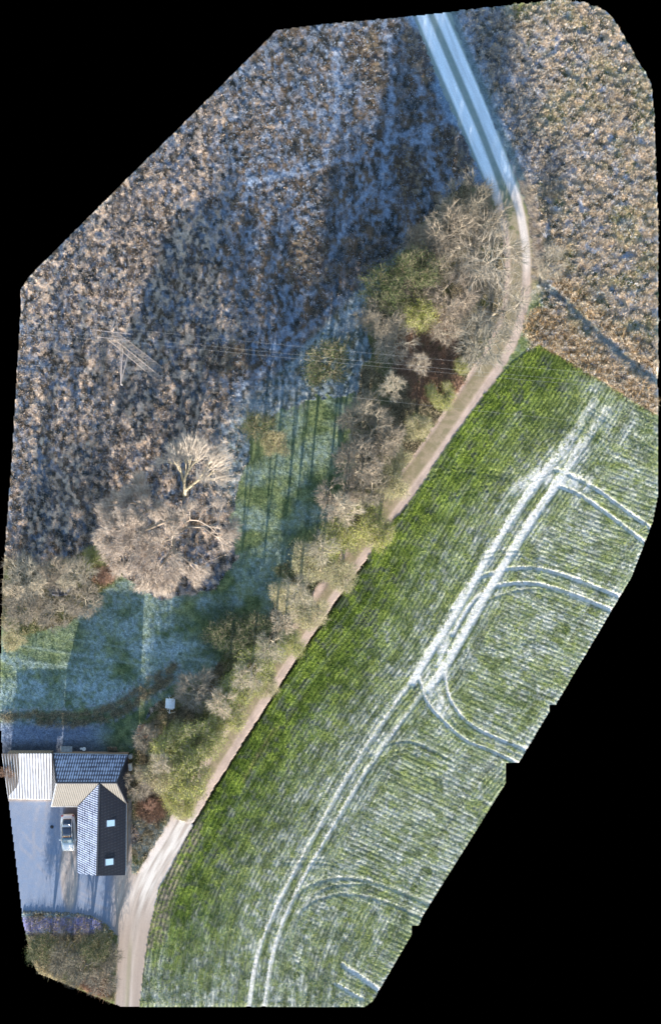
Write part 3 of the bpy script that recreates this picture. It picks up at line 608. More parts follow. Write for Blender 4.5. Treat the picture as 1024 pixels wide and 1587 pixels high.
TREES = [
 ('sparse', 0, 'bare_tree', 748, 392, 5.6, 11, 'largest leafless tree of the wood, thick pale limbs, beside the bend of the track', WD),
 ('bare', 0, 'bare_tree', 718, 318, 3.8, 12, 'dark leafless tree at the northern tip of the wood', WD),
 ('bare', 1, 'bare_tree', 690, 362, 3.8, 12.5, 'leafless tree on the north-west shoulder of the wood, above the ivy trees', WD),
 ('bare', 2, 'bare_tree', 745, 352, 3.4, 12, 'brown leafless tree between the northern tip of the wood and its largest tree', WD),
 ('sparse', 1, 'bare_tree', 768, 480, 4.4, 9, 'pale twiggy tree whose branches reach over the track inside the bend', WD),
 ('sparse', 0, 'bare_tree', 745, 532, 4.2, 9, 'whitish leafless tree fanning out over the track at the southern end of the bend', WD),
 ('bare', 0, 'bare_tree', 700, 462, 3.3, 9.5, 'grey brown leafless tree in the middle of the wood, east of the yellow green tree', WD),
 ('green', 0, 'ivy_tree', 647, 484, 2.6, 8.5, 'bright yellow green leafy tree in the middle of the wood', WD),
 ('dark', 0, 'ivy_tree', 640, 420, 3.4, 12.5, 'tall olive ivy clad tree just north of the bright yellow green tree', WD),
 ('dark', 0, 'evergreen_tree', 598, 452, 3.4, 12, 'dark evergreen at the western corner of the wood beside the frosted meadow', WD),
 ('bare', 2, 'bare_tree', 672, 410, 3.2, 10.5, 'leafless tree between the tall olive ivy tree and the largest bare tree', WD),
 ('sparse', 1, 'bare_tree', 612, 522, 3.4, 7.5, 'grey white twiggy tree on the south-west corner of the wood', WD),
 ('sparse', 1, 'bare_tree', 690, 512, 2.2, 6, 'brown leafless tree on the north edge of the red leaf litter', WD),
 ('sparse', 0, 'bare_tree', 650, 565, 1.7, 6, 'thin bare tree standing in the middle of the red leaf litter', WD),
 ('sparse', 1, 'bare_tree', 852, 408, 2.5, 5.5, 'small bare tree east of the track at the head of the ditch', None),
 ('dark', 1, 'evergreen_tree', 508, 560, 3.5, 11.5, 'rounded dark evergreen at the north end of the narrow strip of lawn', None),
 ('dark', 0, 'evergreen_tree', 404, 660, 2.4, 9, 'dark evergreen next to the small pale tree north of the lawn', None),
 ('pale', 0, 'pale_tree', 428, 690, 1.9, 7.5, 'small pale cream tree standing alone above the strip of lawn', None),
 ('bare', 0, 'bare_tree', 566, 652, 3.4, 12.5, 'grey leafless tree south-west of the red leaf litter', HG),
 ('bare', 1, 'bare_tree', 556, 712, 3.4, 12.5, 'leafless tree west of the cream coloured trees at the northern end of the hedgerow', HG),
 ('high', 1, 'bare_tree', 606, 600, 2.2, 11, 'leafless tree under the power lines, on the west edge of the red leaf litter', HG),
 ('bare', 0, 'bare_tree', 520, 770, 2.8, 9, 'brown leafless tree standing in the east side of the lawn strip', HG),
 ('pale', 1, 'pale_tree', 645, 662, 2.0, 5, 'cream tree beside the widest bare stretch of the track', HG),
 ('pale', 0, 'pale_tree', 612, 705, 2.3, 6, 'cream tree west of where the two wheel tracks part', HG),
 ('pale', 1, 'pale_tree', 604, 752, 2.5, 6.5, 'cream tree hanging over the track where the bare stretch ends', HG),
 ('green', 2, 'ivy_tree', 560, 800, 3.0, 5.5, 'yellow green leafy tree directly south of the cream tree that overhangs the track', HG),
 ('green', 0, 'ivy_tree', 588, 828, 2.3, 6, 'yellow green tree leaning over the track onto the field edge', HG),
 ('green', 1, 'ivy_tree', 526, 838, 2.9, 4.2, 'olive green tree west of the one that leans over the field edge', HG),
 ('pale', 0, 'pale_tree', 488, 868, 3.2, 3.6, 'broad cream tree of the middle hedgerow, on the lawn side', HG),
 ('pale', 1, 'pale_tree', 530, 890, 2.5, 3.6, 'cream tree of the middle hedgerow touching the track', HG),
 ('pale', 1, 'pale_tree', 447, 925, 2.5, 3.4, 'cream tree standing out furthest west from the middle hedgerow', HG),
 ('pale', 0, 'pale_tree', 480, 945, 2.7, 3.2, 'cream tree of the middle hedgerow just before the two wheel tracks show again', HG),
 ('dark', 1, 'evergreen_tree', 440, 885, 1.5, 3.4, 'small dark evergreen at the foot of the streaked lawn', HG),
 ('dark', 0, 'evergreen_tree', 352, 985, 3.2, 3.8, 'broad dark evergreen at the east edge of the open lawn', HG),
 ('dark', 1, 'evergreen_tree', 398, 970, 2.5, 3.4, 'dark evergreen between the open lawn and the cream trees', HG),
 ('green', 2, 'ivy_tree', 398, 1030, 3.0, 3.8, 'green leafy tree on the lawn side, south of the dark evergreens', HG),
 ('green', 0, 'ivy_tree', 372, 1065, 2.8, 4, 'yellow green tree beside the track, north-east of the grey bush with the swing', HG),
 ('pale', 1, 'pale_tree', 415, 1064, 1.8, 3, 'small cream tree leaning over the track to the field edge', HG),
 ('high', 0, 'slim_tree', 420, 1000, 2.5, 14.5, 'tall slim tree with a high open crown right behind the dark evergreens', HG),
 ('high', 1, 'slim_tree', 462, 915, 2.5, 15, 'tall slim high crowned tree between the cream trees of the middle hedgerow', HG),
 ('high', 0, 'slim_tree', 500, 850, 2.5, 15, 'tall slim high crowned tree on the lawn side of the yellow green trees', HG),
 ('high', 1, 'slim_tree', 385, 1045, 2.4, 14, 'tall slim tree rising from the green leafy tree south of the dark evergreens', HG),
 ('high', 0, 'slim_tree', 440, 960, 2.1, 13, 'slender high crowned tree beside the cream tree that stands out furthest west', HG),
 ('high', 1, 'slim_tree', 535, 790, 2.6, 15, 'tall slim high crowned tree at the south end of the grey leafless row', HG),
 ('high', 0, 'slim_tree', 345, 1085, 2.2, 13, 'tall slim tree between the grey bush and the yellow green tree by the track', HG),
 ('high', 1, 'slim_tree', 252, 1180, 1.7, 9, 'tall slim tree rising above the olive tree behind the house wing', HG),
 ('bare', 1, 'bare_tree', 640, 455, 3.0, 8.5, 'brown leafless tree hugging the north side of the bright yellow green tree', WD),
 ('bare', 0, 'bare_tree', 590, 490, 3, 11, 'dim brown leafless tree between the corner evergreen and the grey white twiggy tree', WD),
 ('bare', 2, 'bare_tree', 730, 430, 3.0, 8.5, 'leafless tree directly south of the largest tree of the wood', WD),
 ('bare', 1, 'bare_tree', 655, 375, 2.8, 8, 'brown leafless tree on the meadow side, north of the tall olive ivy tree', WD),
 ('dark', 1, 'evergreen_tree', 672, 462, 2.2, 7, 'small dark evergreen half hidden between bare trees in the centre of the wood', WD),
 ('bare', 0, 'bare_tree', 590, 680, 3.0, 10, 'grey leafless tree between the lawn strip and the northern cream trees', HG),
 ('bare', 2, 'bare_tree', 572, 750, 3.0, 9, 'grey brown leafless tree north of the yellow green trees, off the track', HG),
 ('green', 1, 'ivy_tree', 448, 1000, 2.2, 3.2, 'olive tree beside the track where both wheel tracks show', HG),
 ('bare', 2, 'bare_bush', 305, 1072, 3.0, 5, 'grey leafless bush right behind the white garden swing', HG),
 ('green', 1, 'ivy_tree', 346, 1108, 2.9, 4.6, 'yellow green tree between the grey bush and the track', HG),
 ('green', 2, 'ivy_tree', 312, 1150, 3.0, 7, 'bright yellow green tree south-east of the white garden swing', HG),
 ('green', 1, 'ivy_tree', 268, 1155, 2.9, 6.5, 'olive green tree due south of the white garden swing', HG),
 ('green', 0, 'ivy_tree', 290, 1205, 3.2, 7, 'largest bright yellow green tree of the southern hedgerow, level with the house wing', HG),
 ('pale', 0, 'pale_tree', 246, 1195, 2.7, 6.5, 'cream and brown tree between the house wing and the yellow green trees', HG),
 ('green', 2, 'ivy_tree', 280, 1243, 2.2, 5, 'southernmost yellow green tree, at the mouth of the drive', HG),
 ('bare', 0, 'bare_tree', 218, 1215, 2.3, 5.5, 'bare brown tree reaching towards the east roof corner of the house', HG),
 ('bare', 1, 'bare_tree', 228, 1145, 2.2, 5.5, 'bare tree north-east of the house wing, by the frosted lawn', HG),
 ('russet', 0, 'russet_bush', 232, 1246, 1.0, .9, 'rust red bush east of the dark roof slope with the roof windows', 'bush', None),
 ('russet', 0, 'russet_bush', 221, 1130, .9, 1.2, 'little rust red bush at the lawn corner, west of the bare tree', 'bush', None),
 ('green', 0, 'yellow_bush', 715, 568, 1.15, 2.2, 'vivid yellow green bush by the track at the east edge of the red leaf litter', 'bush', None),
 ('green', 2, 'green_bush', 683, 613, 2.0, 3.2, 'green bush by the track, south of the vivid yellow green bush', 'bush', None),
 ('high', 0, 'slim_tree', 30, 912, 1.5, 11, 'tall slim tree nearest the western edge, among the hedge trees', LH),
 ('high', 1, 'slim_tree', 66, 905, 1.4, 11, 'tall slim tree west of the tarpaulin covered heap', LH),
 ('high', 0, 'slim_tree', 108, 902, 1.4, 10.5, 'tall slim tree just east of the tarpaulin covered heap', LH),
 ('high', 1, 'slim_tree', 22, 965, 1.2, 9, 'tall slim tree over the cream bush tree where the lawn begins', LH),
 ('sparse', 1, 'bare_tree', 42, 897, 3.2, 6, 'gnarled leafless tree with yellowish limbs at the western edge of the ground', LH),
 ('bare', 1, 'bare_tree', 84, 888, 2.7, 5.5, 'leafless tree just north of the tarpaulin covered heap', LH),
 ('sparse', 0, 'bare_tree', 124, 885, 2.5, 5.5, 'pale limbed tree of the western hedge, between the heap and the great round tree', LH),
 ('green', 1, 'olive_bush', 145, 868, 1.8, 3.2, 'olive yellow bush against the western side of the great round tree', LH),
 ('russet', 0, 'russet_bush', 166, 888, 1.7, 2.5, 'rusty brown bush touching the south-west rim of the great round tree', LH),
 ('bare', 2, 'bare_tree', 132, 928, 2.6, 4.5, 'brown leafless tree on the lawn side of the western hedge, at its east end', LH),
 ('bare', 0, 'bare_tree', 88, 948, 2.6, 4.5, 'leafless tree south of the tarpaulin covered heap', LH),
 ('bare', 1, 'bare_tree', 40, 942, 2.7, 5, 'brown leafless tree at the western edge, south of the gnarled one', LH),
 ('pale', 1, 'pale_tree', 22, 990, 1.8, 4.5, 'cream bush tree at the western edge where the lawn begins', LH),
 ('dark', 1, 'evergreen_tree', 66, 1470, 2.2, 7.2, 'dark evergreen at the south-west corner of the ground', TH),
 ('brush', 0, 'bare_tree', 98, 1482, 2.3, 7.2, 'leafless tree directly east of the corner evergreen', TH),
 ('dark', 0, 'evergreen_tree', 148, 1466, 2.2, 6.6, 'dark green tree at the north-east corner of the thicket, by the drive', TH),
 ('brush', 1, 'bare_tree', 170, 1482, 2.0, 6, 'leafless tree of the thicket closest to the track', TH),
 ('brush', 0, 'bare_tree', 126, 1496, 2.5, 7.0, 'brown leafless tree in the middle of the thicket', TH),
 ('brush', 1, 'bare_tree', 158, 1520, 2.2, 5, 'pale leafless tree at the southern end of the thicket, by the track', TH),
 ('brush', 1, 'bare_tree', 92, 1502, 1.3, 4, 'small leafless tree at the cut southern edge, beside the yellow grass', TH),
 ('russet', 0, 'russet_tree', 13, 1198, 1.3, 3.9, 'pinkish bare tree rising above the west end of the barn roof', None),
]
for T in TREES:
    kind, v, name, px, py, rad, h, lab = T[:8]; cat = 'tree'; grp = T[-1] if len(T) > 8 else None
    if len(T) == 10: cat = T[8]
    if 'bush' in name: cat = 'bush'
    place(kind, v, name, px, py, rad, h, lab, cat, grp)

# the great round tree west of the lawn, and the many-stemmed tree on its north side
HB = 11.0
def lobe(px, py, z, rpx, rz, w=None):
    b = at(px, py, z); k = PX * (H - z) / H
    return (b.x, b.y, z, rpx * k, rpx * k, rz, w or (rpx / 60) ** 2)
root = at(282, 800, 2.0)
rg = np.random.default_rng(99); BL = []
def gap(x, y): return math.hypot((x - 308) / 42, (y - 836) / 37) < 1 or math.hypot((x - 322) / 34, (y - 803) / 22) < 1 or math.hypot((x - 258) / 16, (y - 858) / 22) < 1
while len(BL) < 125:
    a_, q_ = rg.uniform(0, 2 * math.pi), rg.random() ** .55
    x_, y_ = 260 + 112 * q_ * math.cos(a_), 822 + 92 * q_ * math.sin(a_)
    if gap(x_, y_) or (x_ > 235 and y_ < 778) or math.hypot(x_ - 360, y_ - 740) < 30: continue
    zz = 3.2 + 7.2 * math.sqrt(max(0, 1 - q_ ** 2.2)) + rg.uniform(-.8, .8); BL.append(lobe(x_, y_, zz, rg.uniform(8, 15), rg.uniform(.6, 1.3)))
BL = [(a - root.x, b - root.y, c, d_, e, f, g) for a, b, c, d_, e, f, g in BL]
tm, cm, fm = make_tree(90, BL, 9500, tw=(.58, .49, .43), tw2=(.20, .16, .135), bark=(.30, .25, .21), spray=6, splen=.62, tipr=.0115, expo=.355, shell=.35, t0=.34, spw=.012)
bt = empty('round_tree', (root.x, root.y, 0), 'great round leafless tree with a dense pinkish beige crown, by far the widest tree', 'tree')
link('trunk', tm, parent=bt); link('crown', cm, parent=bt)
r2 = at(286, 768, 0)
BL2 = [lobe(276, 700, 8.0, 24, 2.0, .8), lobe(302, 692, 9, 26, 2.0, .9), lobe(337, 710, 8, 26, 2.2, 1), lobe(346, 740, 6.5, 18, 1.8, .4), lobe(246, 716, 6, 13, 1.4, .12), lobe(318, 738, 8, 18, 1.5, .3)]
BL2 = [(a - r2.x, b - r2.y, c, d_, e, f, g) for a, b, c, d_, e, f, g in BL2]
tm, cm, fm = make_tree(91, BL2, 1500, tw=(.54, .48, .42), tw2=(.28, .245, .215), bark=(.46, .40, .30), spray=6, splen=.6, tipr=.0135, expo=.385, shell=.25, t0=.27, spw=.012, root_h=.6)
b2 = empty('spreading_tree', (r2.x, r2.y, 0), 'leafless tree with bare yellowish limbs leaning out north of the great round tree', 'tree')
link('trunk', tm, parent=b2); link('crown', cm, parent=b2)

# ------------------------------------------------------------ buildings
def m_tiles(name, dark_c, frost_c, ang=0, sx=.30, sy=.36, fr=.6, rough=.45, bs=.8, spec=.3):
    """tile courses: a rounded rib every sx across the slope, a lap every sy up the slope, frost lying on the ribs"""
    k = N(name); tc = k.n('ShaderNodeTexCoord'); mp = k.n('ShaderNodeMapping'); k.l(tc.outputs['Object'], mp.inputs[0]); mp.inputs['Rotation'].default_value = (0, 0, ang)
    sp = k.n('ShaderNodeSeparateXYZ'); k.l(mp.outputs[0], sp.inputs[0])
    def wave(out, period):
        m = k.n('ShaderNodeMath', operation='MULTIPLY'); m.inputs[1].default_value = 2 * math.pi / period; k.l(out, m.inputs[0])
        s_ = k.n('ShaderNodeMath', operation='SINE'); k.l(m.outputs[0], s_.inputs[0])
        a = k.n('ShaderNodeMath', operation='MULTIPLY_ADD'); a.inputs[1].default_value = .5; a.inputs[2].default_value = .5; k.l(s_.outputs[0], a.inputs[0]); return a.outputs[0]
    wx = wave(sp.outputs[0], sx)
    if sy:
        wy = wave(sp.outputs[1], sy); mu = k.n('ShaderNodeMath', operation='MULTIPLY'); k.l(wx, mu.inputs[0])
        ad = k.n('ShaderNodeMath', operation='MULTIPLY_ADD'); k.l(wy, ad.inputs[0]); ad.inputs[1].default_value = .65; ad.inputs[2].default_value = .35; k.l(ad.outputs[0], mu.inputs[1]); hgt = mu.outputs[0]
    else: hgt = wx
    no = k.noise(1.4, 6); pat = k.noise(.5, 3)
    a1 = k.n('ShaderNodeMath', operation='MULTIPLY_ADD'); k.l(no.outputs[0], a1.inputs[0]); a1.inputs[1].default_value = 1.0; k.l(hgt, a1.inputs[2])
    a2 = k.n('ShaderNodeMath', operation='MULTIPLY_ADD'); k.l(pat.outputs[0], a2.inputs[0]); a2.inputs[1].default_value = .6; k.l(a1.outputs[0], a2.inputs[2])
    rp = k.ramp(a2.outputs[0], [(.0, (0, 0, 0)), (1, (1, 1, 1))])
    mr = k.n('ShaderNodeMapRange'); k.l(a2.outputs[0], mr.inputs[0]); mr.inputs[1].default_value = 1.62 - fr; mr.inputs[2].default_value = 2.05 - fr
    k.t.nodes.remove(rp)
    k.col(k.mix(dark_c, frost_c, mr.outputs[0])); k.rough(rough); k.b.inputs['Specular IOR Level'].default_value = spec
    k.bump(hgt, bs, .05); return k.m
M['tile_n'] = m_tiles('roof_tiles_frosted', (.045, .06, .11), (.36, .45, .68), 0, .30, .36, .62)
M['tile_w'] = m_tiles('roof_tiles_half_frosted', (.045, .055, .12), (.50, .57, .76), math.pi / 2, .27, .40, .78)
M['tile_e'] = m_tiles('roof_tiles_black', (.014, .018, .034), (.03, .036, .055), math.pi / 2, .36, .3, .35, rough=.75, bs=.15)
M['eternit'] = m_tiles('fibre_cement_sheets', (.10, .097, .092), (.185, .178, .17), 0, .26, None, .62, rough=.8)
M['hipdark'] = m_tiles('hip_tiles', (.06, .06, .07), (.30, .30, .32), math.pi / 2, .36, .3, .5)
M['metal_f'] = m_tiles('frosted_sheet_metal', (.22, .22, .25), (.70, .71, .75), 0, .34, None, .66, rough=.6)
M['metal_b'] = m_tiles('bare_sheet_metal', (.075, .065, .06), (.16, .14, .13), 0, .34, None, .5, rough=.7)
M['brick'] = m_simple('brick_wall', (.28, .20, .15), .9, var=.25, scale=6, bump=.3)
M['plaster'] = m_simple('pale_render', (.55, .52, .47), .9, var=.1, scale=3)
M['ridge'] = m_simple('ridge_tiles', (.035, .04, .055), .7, var=.3, scale=8)
M['ridge_l'] = m_simple('frosted_ridge_tiles', (.30, .34, .42), .7, var=.3, scale=8)
M['glass'] = m_simple('window_glass', (.10, .16, .24), .08, var=.1, spec=1.0)
M['skyglass'] = m_simple('frosted_roof_window_glass', (.50, .72, .95), .25, var=.05, spec=.8)
M['frame'] = m_simple('dark_window_frame', (.05, .06, .10), .5)
M['white'] = m_simple('white_paint', (.75, .76, .78), .5, var=.08)
M['gutter'] = m_simple('zinc_gutter', (.35, .37, .40), .45, metal=.4)
M['wood'] = m_simple('weathered_wood', (.24, .20, .16), .9, var=.35, scale=5, bump=.3)

ZE, ZR = 2.7, 6.3
house = empty('farmhouse', at(140, 1260, 0), 'L-shaped farmhouse with frosted wing roof and black gabled roof beside the parked car', 'house')
HO = house.location.copy()
def hfin(bm, name, mat, par, **k):
    o = fin(bm, name, mat, par, **k)
    if par.type == 'EMPTY' and par.parent is None:
        o.matrix_parent_inverse = Matrix.Identity(4); o.data.transform(Matrix.Translation(-par.location))
    return o
A_nw, A_ne = at(83, 1168, ZE), at(199, 1170, ZE); A_sw, A_se = at(80, 1250, ZE), at(197, 1246, ZE)
Rw, Re = at(88, 1213, ZR), at(181, 1213, ZR)
G_sw, G_se = at(120, 1353, ZE), at(195, 1356, ZE); Gr_n, Gr_s = at(155, 1214, ZR - .02), at(151, 1357, ZR)
G_nw, G_ne = at(121, 1250, ZE), at(196, 1246, ZE)
bm = bmesh.new(); slab(bm, [A_nw, A_ne, Re, Rw], .12); hfin(bm, 'wing_roof', M['tile_n'], house)
bm = bmesh.new(); slab(bm, [A_sw, A_se, Re, Rw], .12); o = hfin(bm, 'yard_side_roof', M['eternit'], house); o['label'] = 'light brown corrugated roof slope above the yard'
bm = bmesh.new(); slab(bm, [A_sw, Rw, A_nw], .12); hfin(bm, 'hip_roof', M['hipdark'], house)
bm = bmesh.new(); slab(bm, [A_se, Re, A_ne], .12); hfin(bm, 'hip_roof', M['tile_e'], house)
# gabled house roof, meets the wing roof in two valleys (lifted a little so that it passes above it)
up = Vector((0, 0, .10))
bm = bmesh.new(); slab(bm, [G_nw + up, G_sw + up, Gr_s + up, Gr_n + up], .12); o = hfin(bm, 'gable_roof', M['tile_w'], house); o['label'] = 'frosted west slope of the steep gable roof'
bm = bmesh.new(); slab(bm, [G_ne + up, G_se + up, Gr_s + up, Gr_n + up], .12); rfe = hfin(bm, 'gable_roof', M['tile_e'], house); rfe['label'] = 'black east slope with two roof windows'
Ne = (G_se - G_ne).cross(Gr_s - G_ne).normalized(); Ne = Ne if Ne.z > 0 else -Ne
for (qx, qy) in ((172, 1276), (170, 1336)):
    bmf = bmesh.new(); bmp = bmesh.new()
    cs = [at_plane(qx + a, qy + b, G_ne + up + Ne * .10, Ne) for a, b in ((-7.5, -5.5), (7.5, -7), (7.5, 5), (-7.5, 6.8))]
    slab(bmf, cs, .14); cin = [c + (sum(cs, Vector()) / 4 - c) * .22 + Ne * .01 for c in cs]; slab(bmp, cin, .02)
    f = hfin(bmf, 'roof_window', M['frame'], house); p_ = fin(bmp, 'pane', M['skyglass'], None); p_.data.transform(Matrix.Translation(-HO)); p_.parent = f
for a, b, m_, w_ in ((Rw, Re, 'ridge', .13), (A_se, Re, 'ridge', .08), (A_ne, Re, 'ridge', .08), (A_sw, Rw, 'ridge_l', .07), (A_nw, Rw, 'ridge', .09), (Gr_n + up, Gr_s + up, 'ridge', .12)):
    bm = bmesh.new(); tube(bm, a + Vector((0, 0, .03)), b + Vector((0, 0, .03)), w_, seg=8); hfin(bm, 'ridge_cap', M[m_], house)
for a, b in ((A_nw, A_ne), (G_nw, G_sw), (G_ne, G_se), (A_sw, G_nw)):
    dd = Vector((0, 0, -.10)); bm = bmesh.new(); tube(bm, a + dd, b + dd, .07, seg=6); hfin(bm, 'gutter', M['gutter'], house)
def walls(corners, z0, name, mat, par, inset=.35, tops=None):
    c = sum(corners, Vector()) / len(corners); bm = bmesh.new()
    P = []
    for k, p in enumerate(corners):
        dv = (c - p); dv.z = 0; q = p + dv.normalized() * inset * 1.3; P.append(q)
    lo = [bm.verts.new((p.x, p.y, z0)) for p in P]; hi = [bm.verts.new((p.x, p.y, (tops[k] if tops else p.z) - .12)) for k, p in enumerate(P)]
    for k in range(len(P)): bm.faces.new((lo[k], lo[(k + 1) % len(P)], hi[(k + 1) % len(P)], hi[k]))
    bm.faces.new(hi); bm.faces.new(lo[::-1]); return hfin(bm, name, mat, par), P
walls([A_nw, A_sw, A_se, A_ne], -.1, 'wall', M['brick'], house)
w2, P2 = walls([G_nw + Vector((0, -.1, 0)), G_sw, G_se, G_ne + Vector((0, -.1, 0))], -.1, 'wall', M['brick'], house)
bm = bmesh.new(); a, b, c = G_sw + Vector((.15, .12, -.1)), G_se + Vector((-.15, .12, -.1)), Gr_s + Vector((0, .10, -.12))
slabv = [bm.verts.new(v) for v in (a, b, c)]; bm.faces.new(slabv); r_ = bmesh.ops.extrude_face_region(bm, geom=bm.faces[:]); bmesh.ops.translate(bm, verts=[v for v in r_['geom'] if isinstance(v, bmesh.types.BMVert)], vec=(0, .25, 0)); hfin(bm, 'gable_wall', M['brick'], house)
# openings on the yard side
def opening(x, y, z0, z1, w, axis, name, par, sign):
    """a framed opening set 3 mm proud of the wall; axis is the wall's running direction"""
    bf = bmesh.new(); bp = bmesh.new(); t_ = .05
    if axis == 'y':
        boxes(bf, x - t_, x + t_, y - w / 2, y + w / 2, z0, z1); boxes(bp, x - t_ - .012, x + t_ + .012, y - w / 2 + .08, y + w / 2 - .08, z0 + .08, z1 - .08)
    else:
        boxes(bf, x - w / 2, x + w / 2, y - t_, y + t_, z0, z1); boxes(bp, x - w / 2 + .08, x + w / 2 - .08, y - t_ - .012, y + t_ + .012, z0 + .08, z1 - .08)
    f = hfin(bf, name, M['white'], par); p_ = fin(bp, 'pane', M['glass'], None); p_.data.transform(Matrix.Translation(-HO)); p_.parent = f
wx_ = P2[0].x; ex_ = P2[2].x; sy_ = (P2[1].y + P2[2].y) / 2
for yy in (1278, 1330): opening(wx_, at(0, yy).y, .9, 2.1, 1.1, 'y', 'window', house, -1)
opening(wx_, at(0, 1303).y, 0, 2.1, 1.0, 'y', 'door', house, -1)
for yy in (1270, 1310, 1335): opening(ex_, at(0, yy).y, .9, 2.1, 1.1, 'y', 'window', house, 1)
for xx in (140, 172): opening(at(xx, 0).x, sy_, .9, 2.1, 1.1, 'x', 'window', house, 1)
# barn
barn = empty('barn', at(45, 1203, 0), 'low barn with a frost white ribbed metal roof, brown and bare at its west end', 'barn')
b_nw, b_ne, b_se, b_sw = at(3.5, 1168, 2.9), at(81, 1168, 2.9), at(80, 1239, 2.3), at(13.5, 1238, 2.3)
def bar(t, s):   # point of the barn roof plane: t along west-east, s along north-south
    n_ = b_nw.lerp(b_ne, t); s_ = b_sw.lerp(b_se, t); return n_.lerp(s_, s)
bm = bmesh.new(); slab(bm, [bar(0, 0), bar(.33, 0), bar(.31, .5), bar(.24, .72), bar(.10, .86), bar(0, .95)], .08); o = hfin(bm, 'roof', M['metal_b'], barn); o['label'] = 'brown frost free west end of the roof'
bm = bmesh.new(); slab(bm, [bar(.33, 0), bar(1, 0), bar(1, 1), bar(0, 1), bar(0, .95), bar(.10, .86), bar(.24, .72), bar(.31, .5)], .08); o = hfin(bm, 'roof', M['metal_f'], barn); o['label'] = 'frost white ribbed roof'
bm = bmesh.new()
for i in range(19):
    t = i / 18; tube(bm, bar(t, .005) + Vector((0, 0, .015)), bar(t, .995) + Vector((0, 0, .015)), .03, seg=6)
hfin(bm, 'rib', M['metal_f'], barn)['kind'] = 'stuff'
walls([b_nw, b_sw, b_se + Vector((-.3, 0, 0)), b_ne + Vector((-.3, 0, 0))], -.1, 'wall', M['wood'], barn, .25)
bm = bmesh.new(); boxes(bm, *(lambda c: (c.x - 1.3, c.x + 1.3, c.y + .18, c.y + .30, 0, 2.0))(b_sw.lerp(b_se, .6))); hfin(bm, 'door', M['white'], barn)
bm = bmesh.new(); tube(bm, b_sw + Vector((0, 0, -.12)), b_se + Vector((0, 0, -.12)), .06); hfin(bm, 'gutter', M['gutter'], barn)

# ------------------------------------------------------------ car, nose to the south
M['carpaint'] = m_simple('silver_white_car_paint', (.80, .82, .84), .28, metal=.0, var=.02, spec=.7)
M['bonnet'] = m_simple('frosted_white_bonnet', (.85, .85, .85), .45, var=.04)
M['carglass'] = m_simple('car_glass', (.02, .03, .06), .06, var=.1, spec=1.0)
M['windscreen'] = m_simple('frosted_windscreen', (.18, .27, .33), .4, var=.2, scale=4)
M['tyre'] = m_simple('tyre_rubber', (.02, .02, .02), .8); M['rim'] = m_simple('alloy_rim', (.5, .5, .52), .3, metal=.8)
M['lampg'] = m_simple('lamp_glass', (.7, .72, .75), .1, spec=1.0); M['redlamp'] = m_simple('red_lamp_glass', (.35, .02, .02), .2, spec=.8)
cg = at(105.5, 1292, 1.0); car = empty('parked_car', (cg.x, cg.y, 0), 'silver white hatchback with a black glass roof parked nose south against the farmhouse', 'car', rz=R(1.5))
def loft(secs, name, mat, par, smooth=True):
    bm = bmesh.new(); rings = [[bm.verts.new(p) for p in s] for s in secs]; n = len(rings[0])
    for a, b in zip(rings[:-1], rings[1:]):
        for i in range(n): bm.faces.new((a[i], a[(i + 1) % n], b[(i + 1) % n], b[i]))
    bm.faces.new(rings[0][::-1]); bm.faces.new(rings[-1]); return fin(bm, name, mat, par, smooth=smooth)
def ring(y, w, z0, z1, n=16, p=3.2):
    out = []
    for i in range(n):
        a = 2 * math.pi * (i + .5) / n; c, s = math.cos(a), math.sin(a)
        out.append((w * math.copysign(abs(c) ** (2 / p), c), y, (z0 + z1) / 2 + (z1 - z0) / 2 * math.copysign(abs(s) ** (2 / p), s)))
    return out
bod = [(-2.26, .55, .35, .60), (-2.2, .70, .28, .72), (-2.05, .82, .24, .80), (-1.6, .89, .22, .90), (-1.1, .91, .22, .97), (0, .92, .22, 1.0), (1.2, .92, .22, 1.02), (1.8, .89, .24, 1.02), (2.1, .80, .28, .95), (2.24, .66, .34, .80), (2.28, .5, .4, .7)]
loft([ring(y, w, a, b) for y, w, a, b in bod], 'body', M['carpaint'], car)
# bonnet skin, windscreen, glass roof, tailgate glass as shaped panels
def panel(rows_, name, mat, th=.025):
    bm = bmesh.new(); g = [[bm.verts.new((x * s_, y, z + b_ * (1 - abs(s_)) )) for s_ in (-1, -.6, 0, .6, 1)] for x, y, z, b_ in rows_]
    for a, b in zip(g[:-1], g[1:]):
        for i in range(4): bm.faces.new((a[i], a[i + 1], b[i + 1], b[i]))
    fs = bm.faces[:]; e = bmesh.ops.extrude_face_region(bm, geom=fs); bmesh.ops.translate(bm, verts=[v for v in e['geom'] if isinstance(v, bmesh.types.BMVert)], vec=(0, 0, -th)); return fin(bm, name, mat, car, smooth=True)
panel([(.60, -2.20, .74, .02), (.74, -1.9, .86, .04), (.78, -1.5, .94, .05), (.76, -1.14, 1.01, .05)], 'bonnet', M['bonnet'])
cab = [(-1.15, .74, .85, 1.00), (-.72, .72, .85, 1.22), (-.35, .68, .85, 1.38), (.2, .66, .85, 1.45), (.9, .66, .85, 1.43), (1.35, .65, .85, 1.34), (1.75, .62, .85, 1.12), (1.98, .6, .85, 1.0)]
loft([ring(y, w, a, b, p=3.6) for y, w, a, b in cab], 'cabin', M['carpaint'], car)
panel([(.68, -1.16, 1.015, .03), (.66, -.75, 1.225, .04), (.60, -.40, 1.385, .04)], 'windscreen', M['windscreen'])
panel([(.56, -.40, 1.40, .03), (.60, .2, 1.465, .03), (.60, .7, 1.455, .03), (.56, .95, 1.445, .03)], 'glass_roof', M['carglass'])
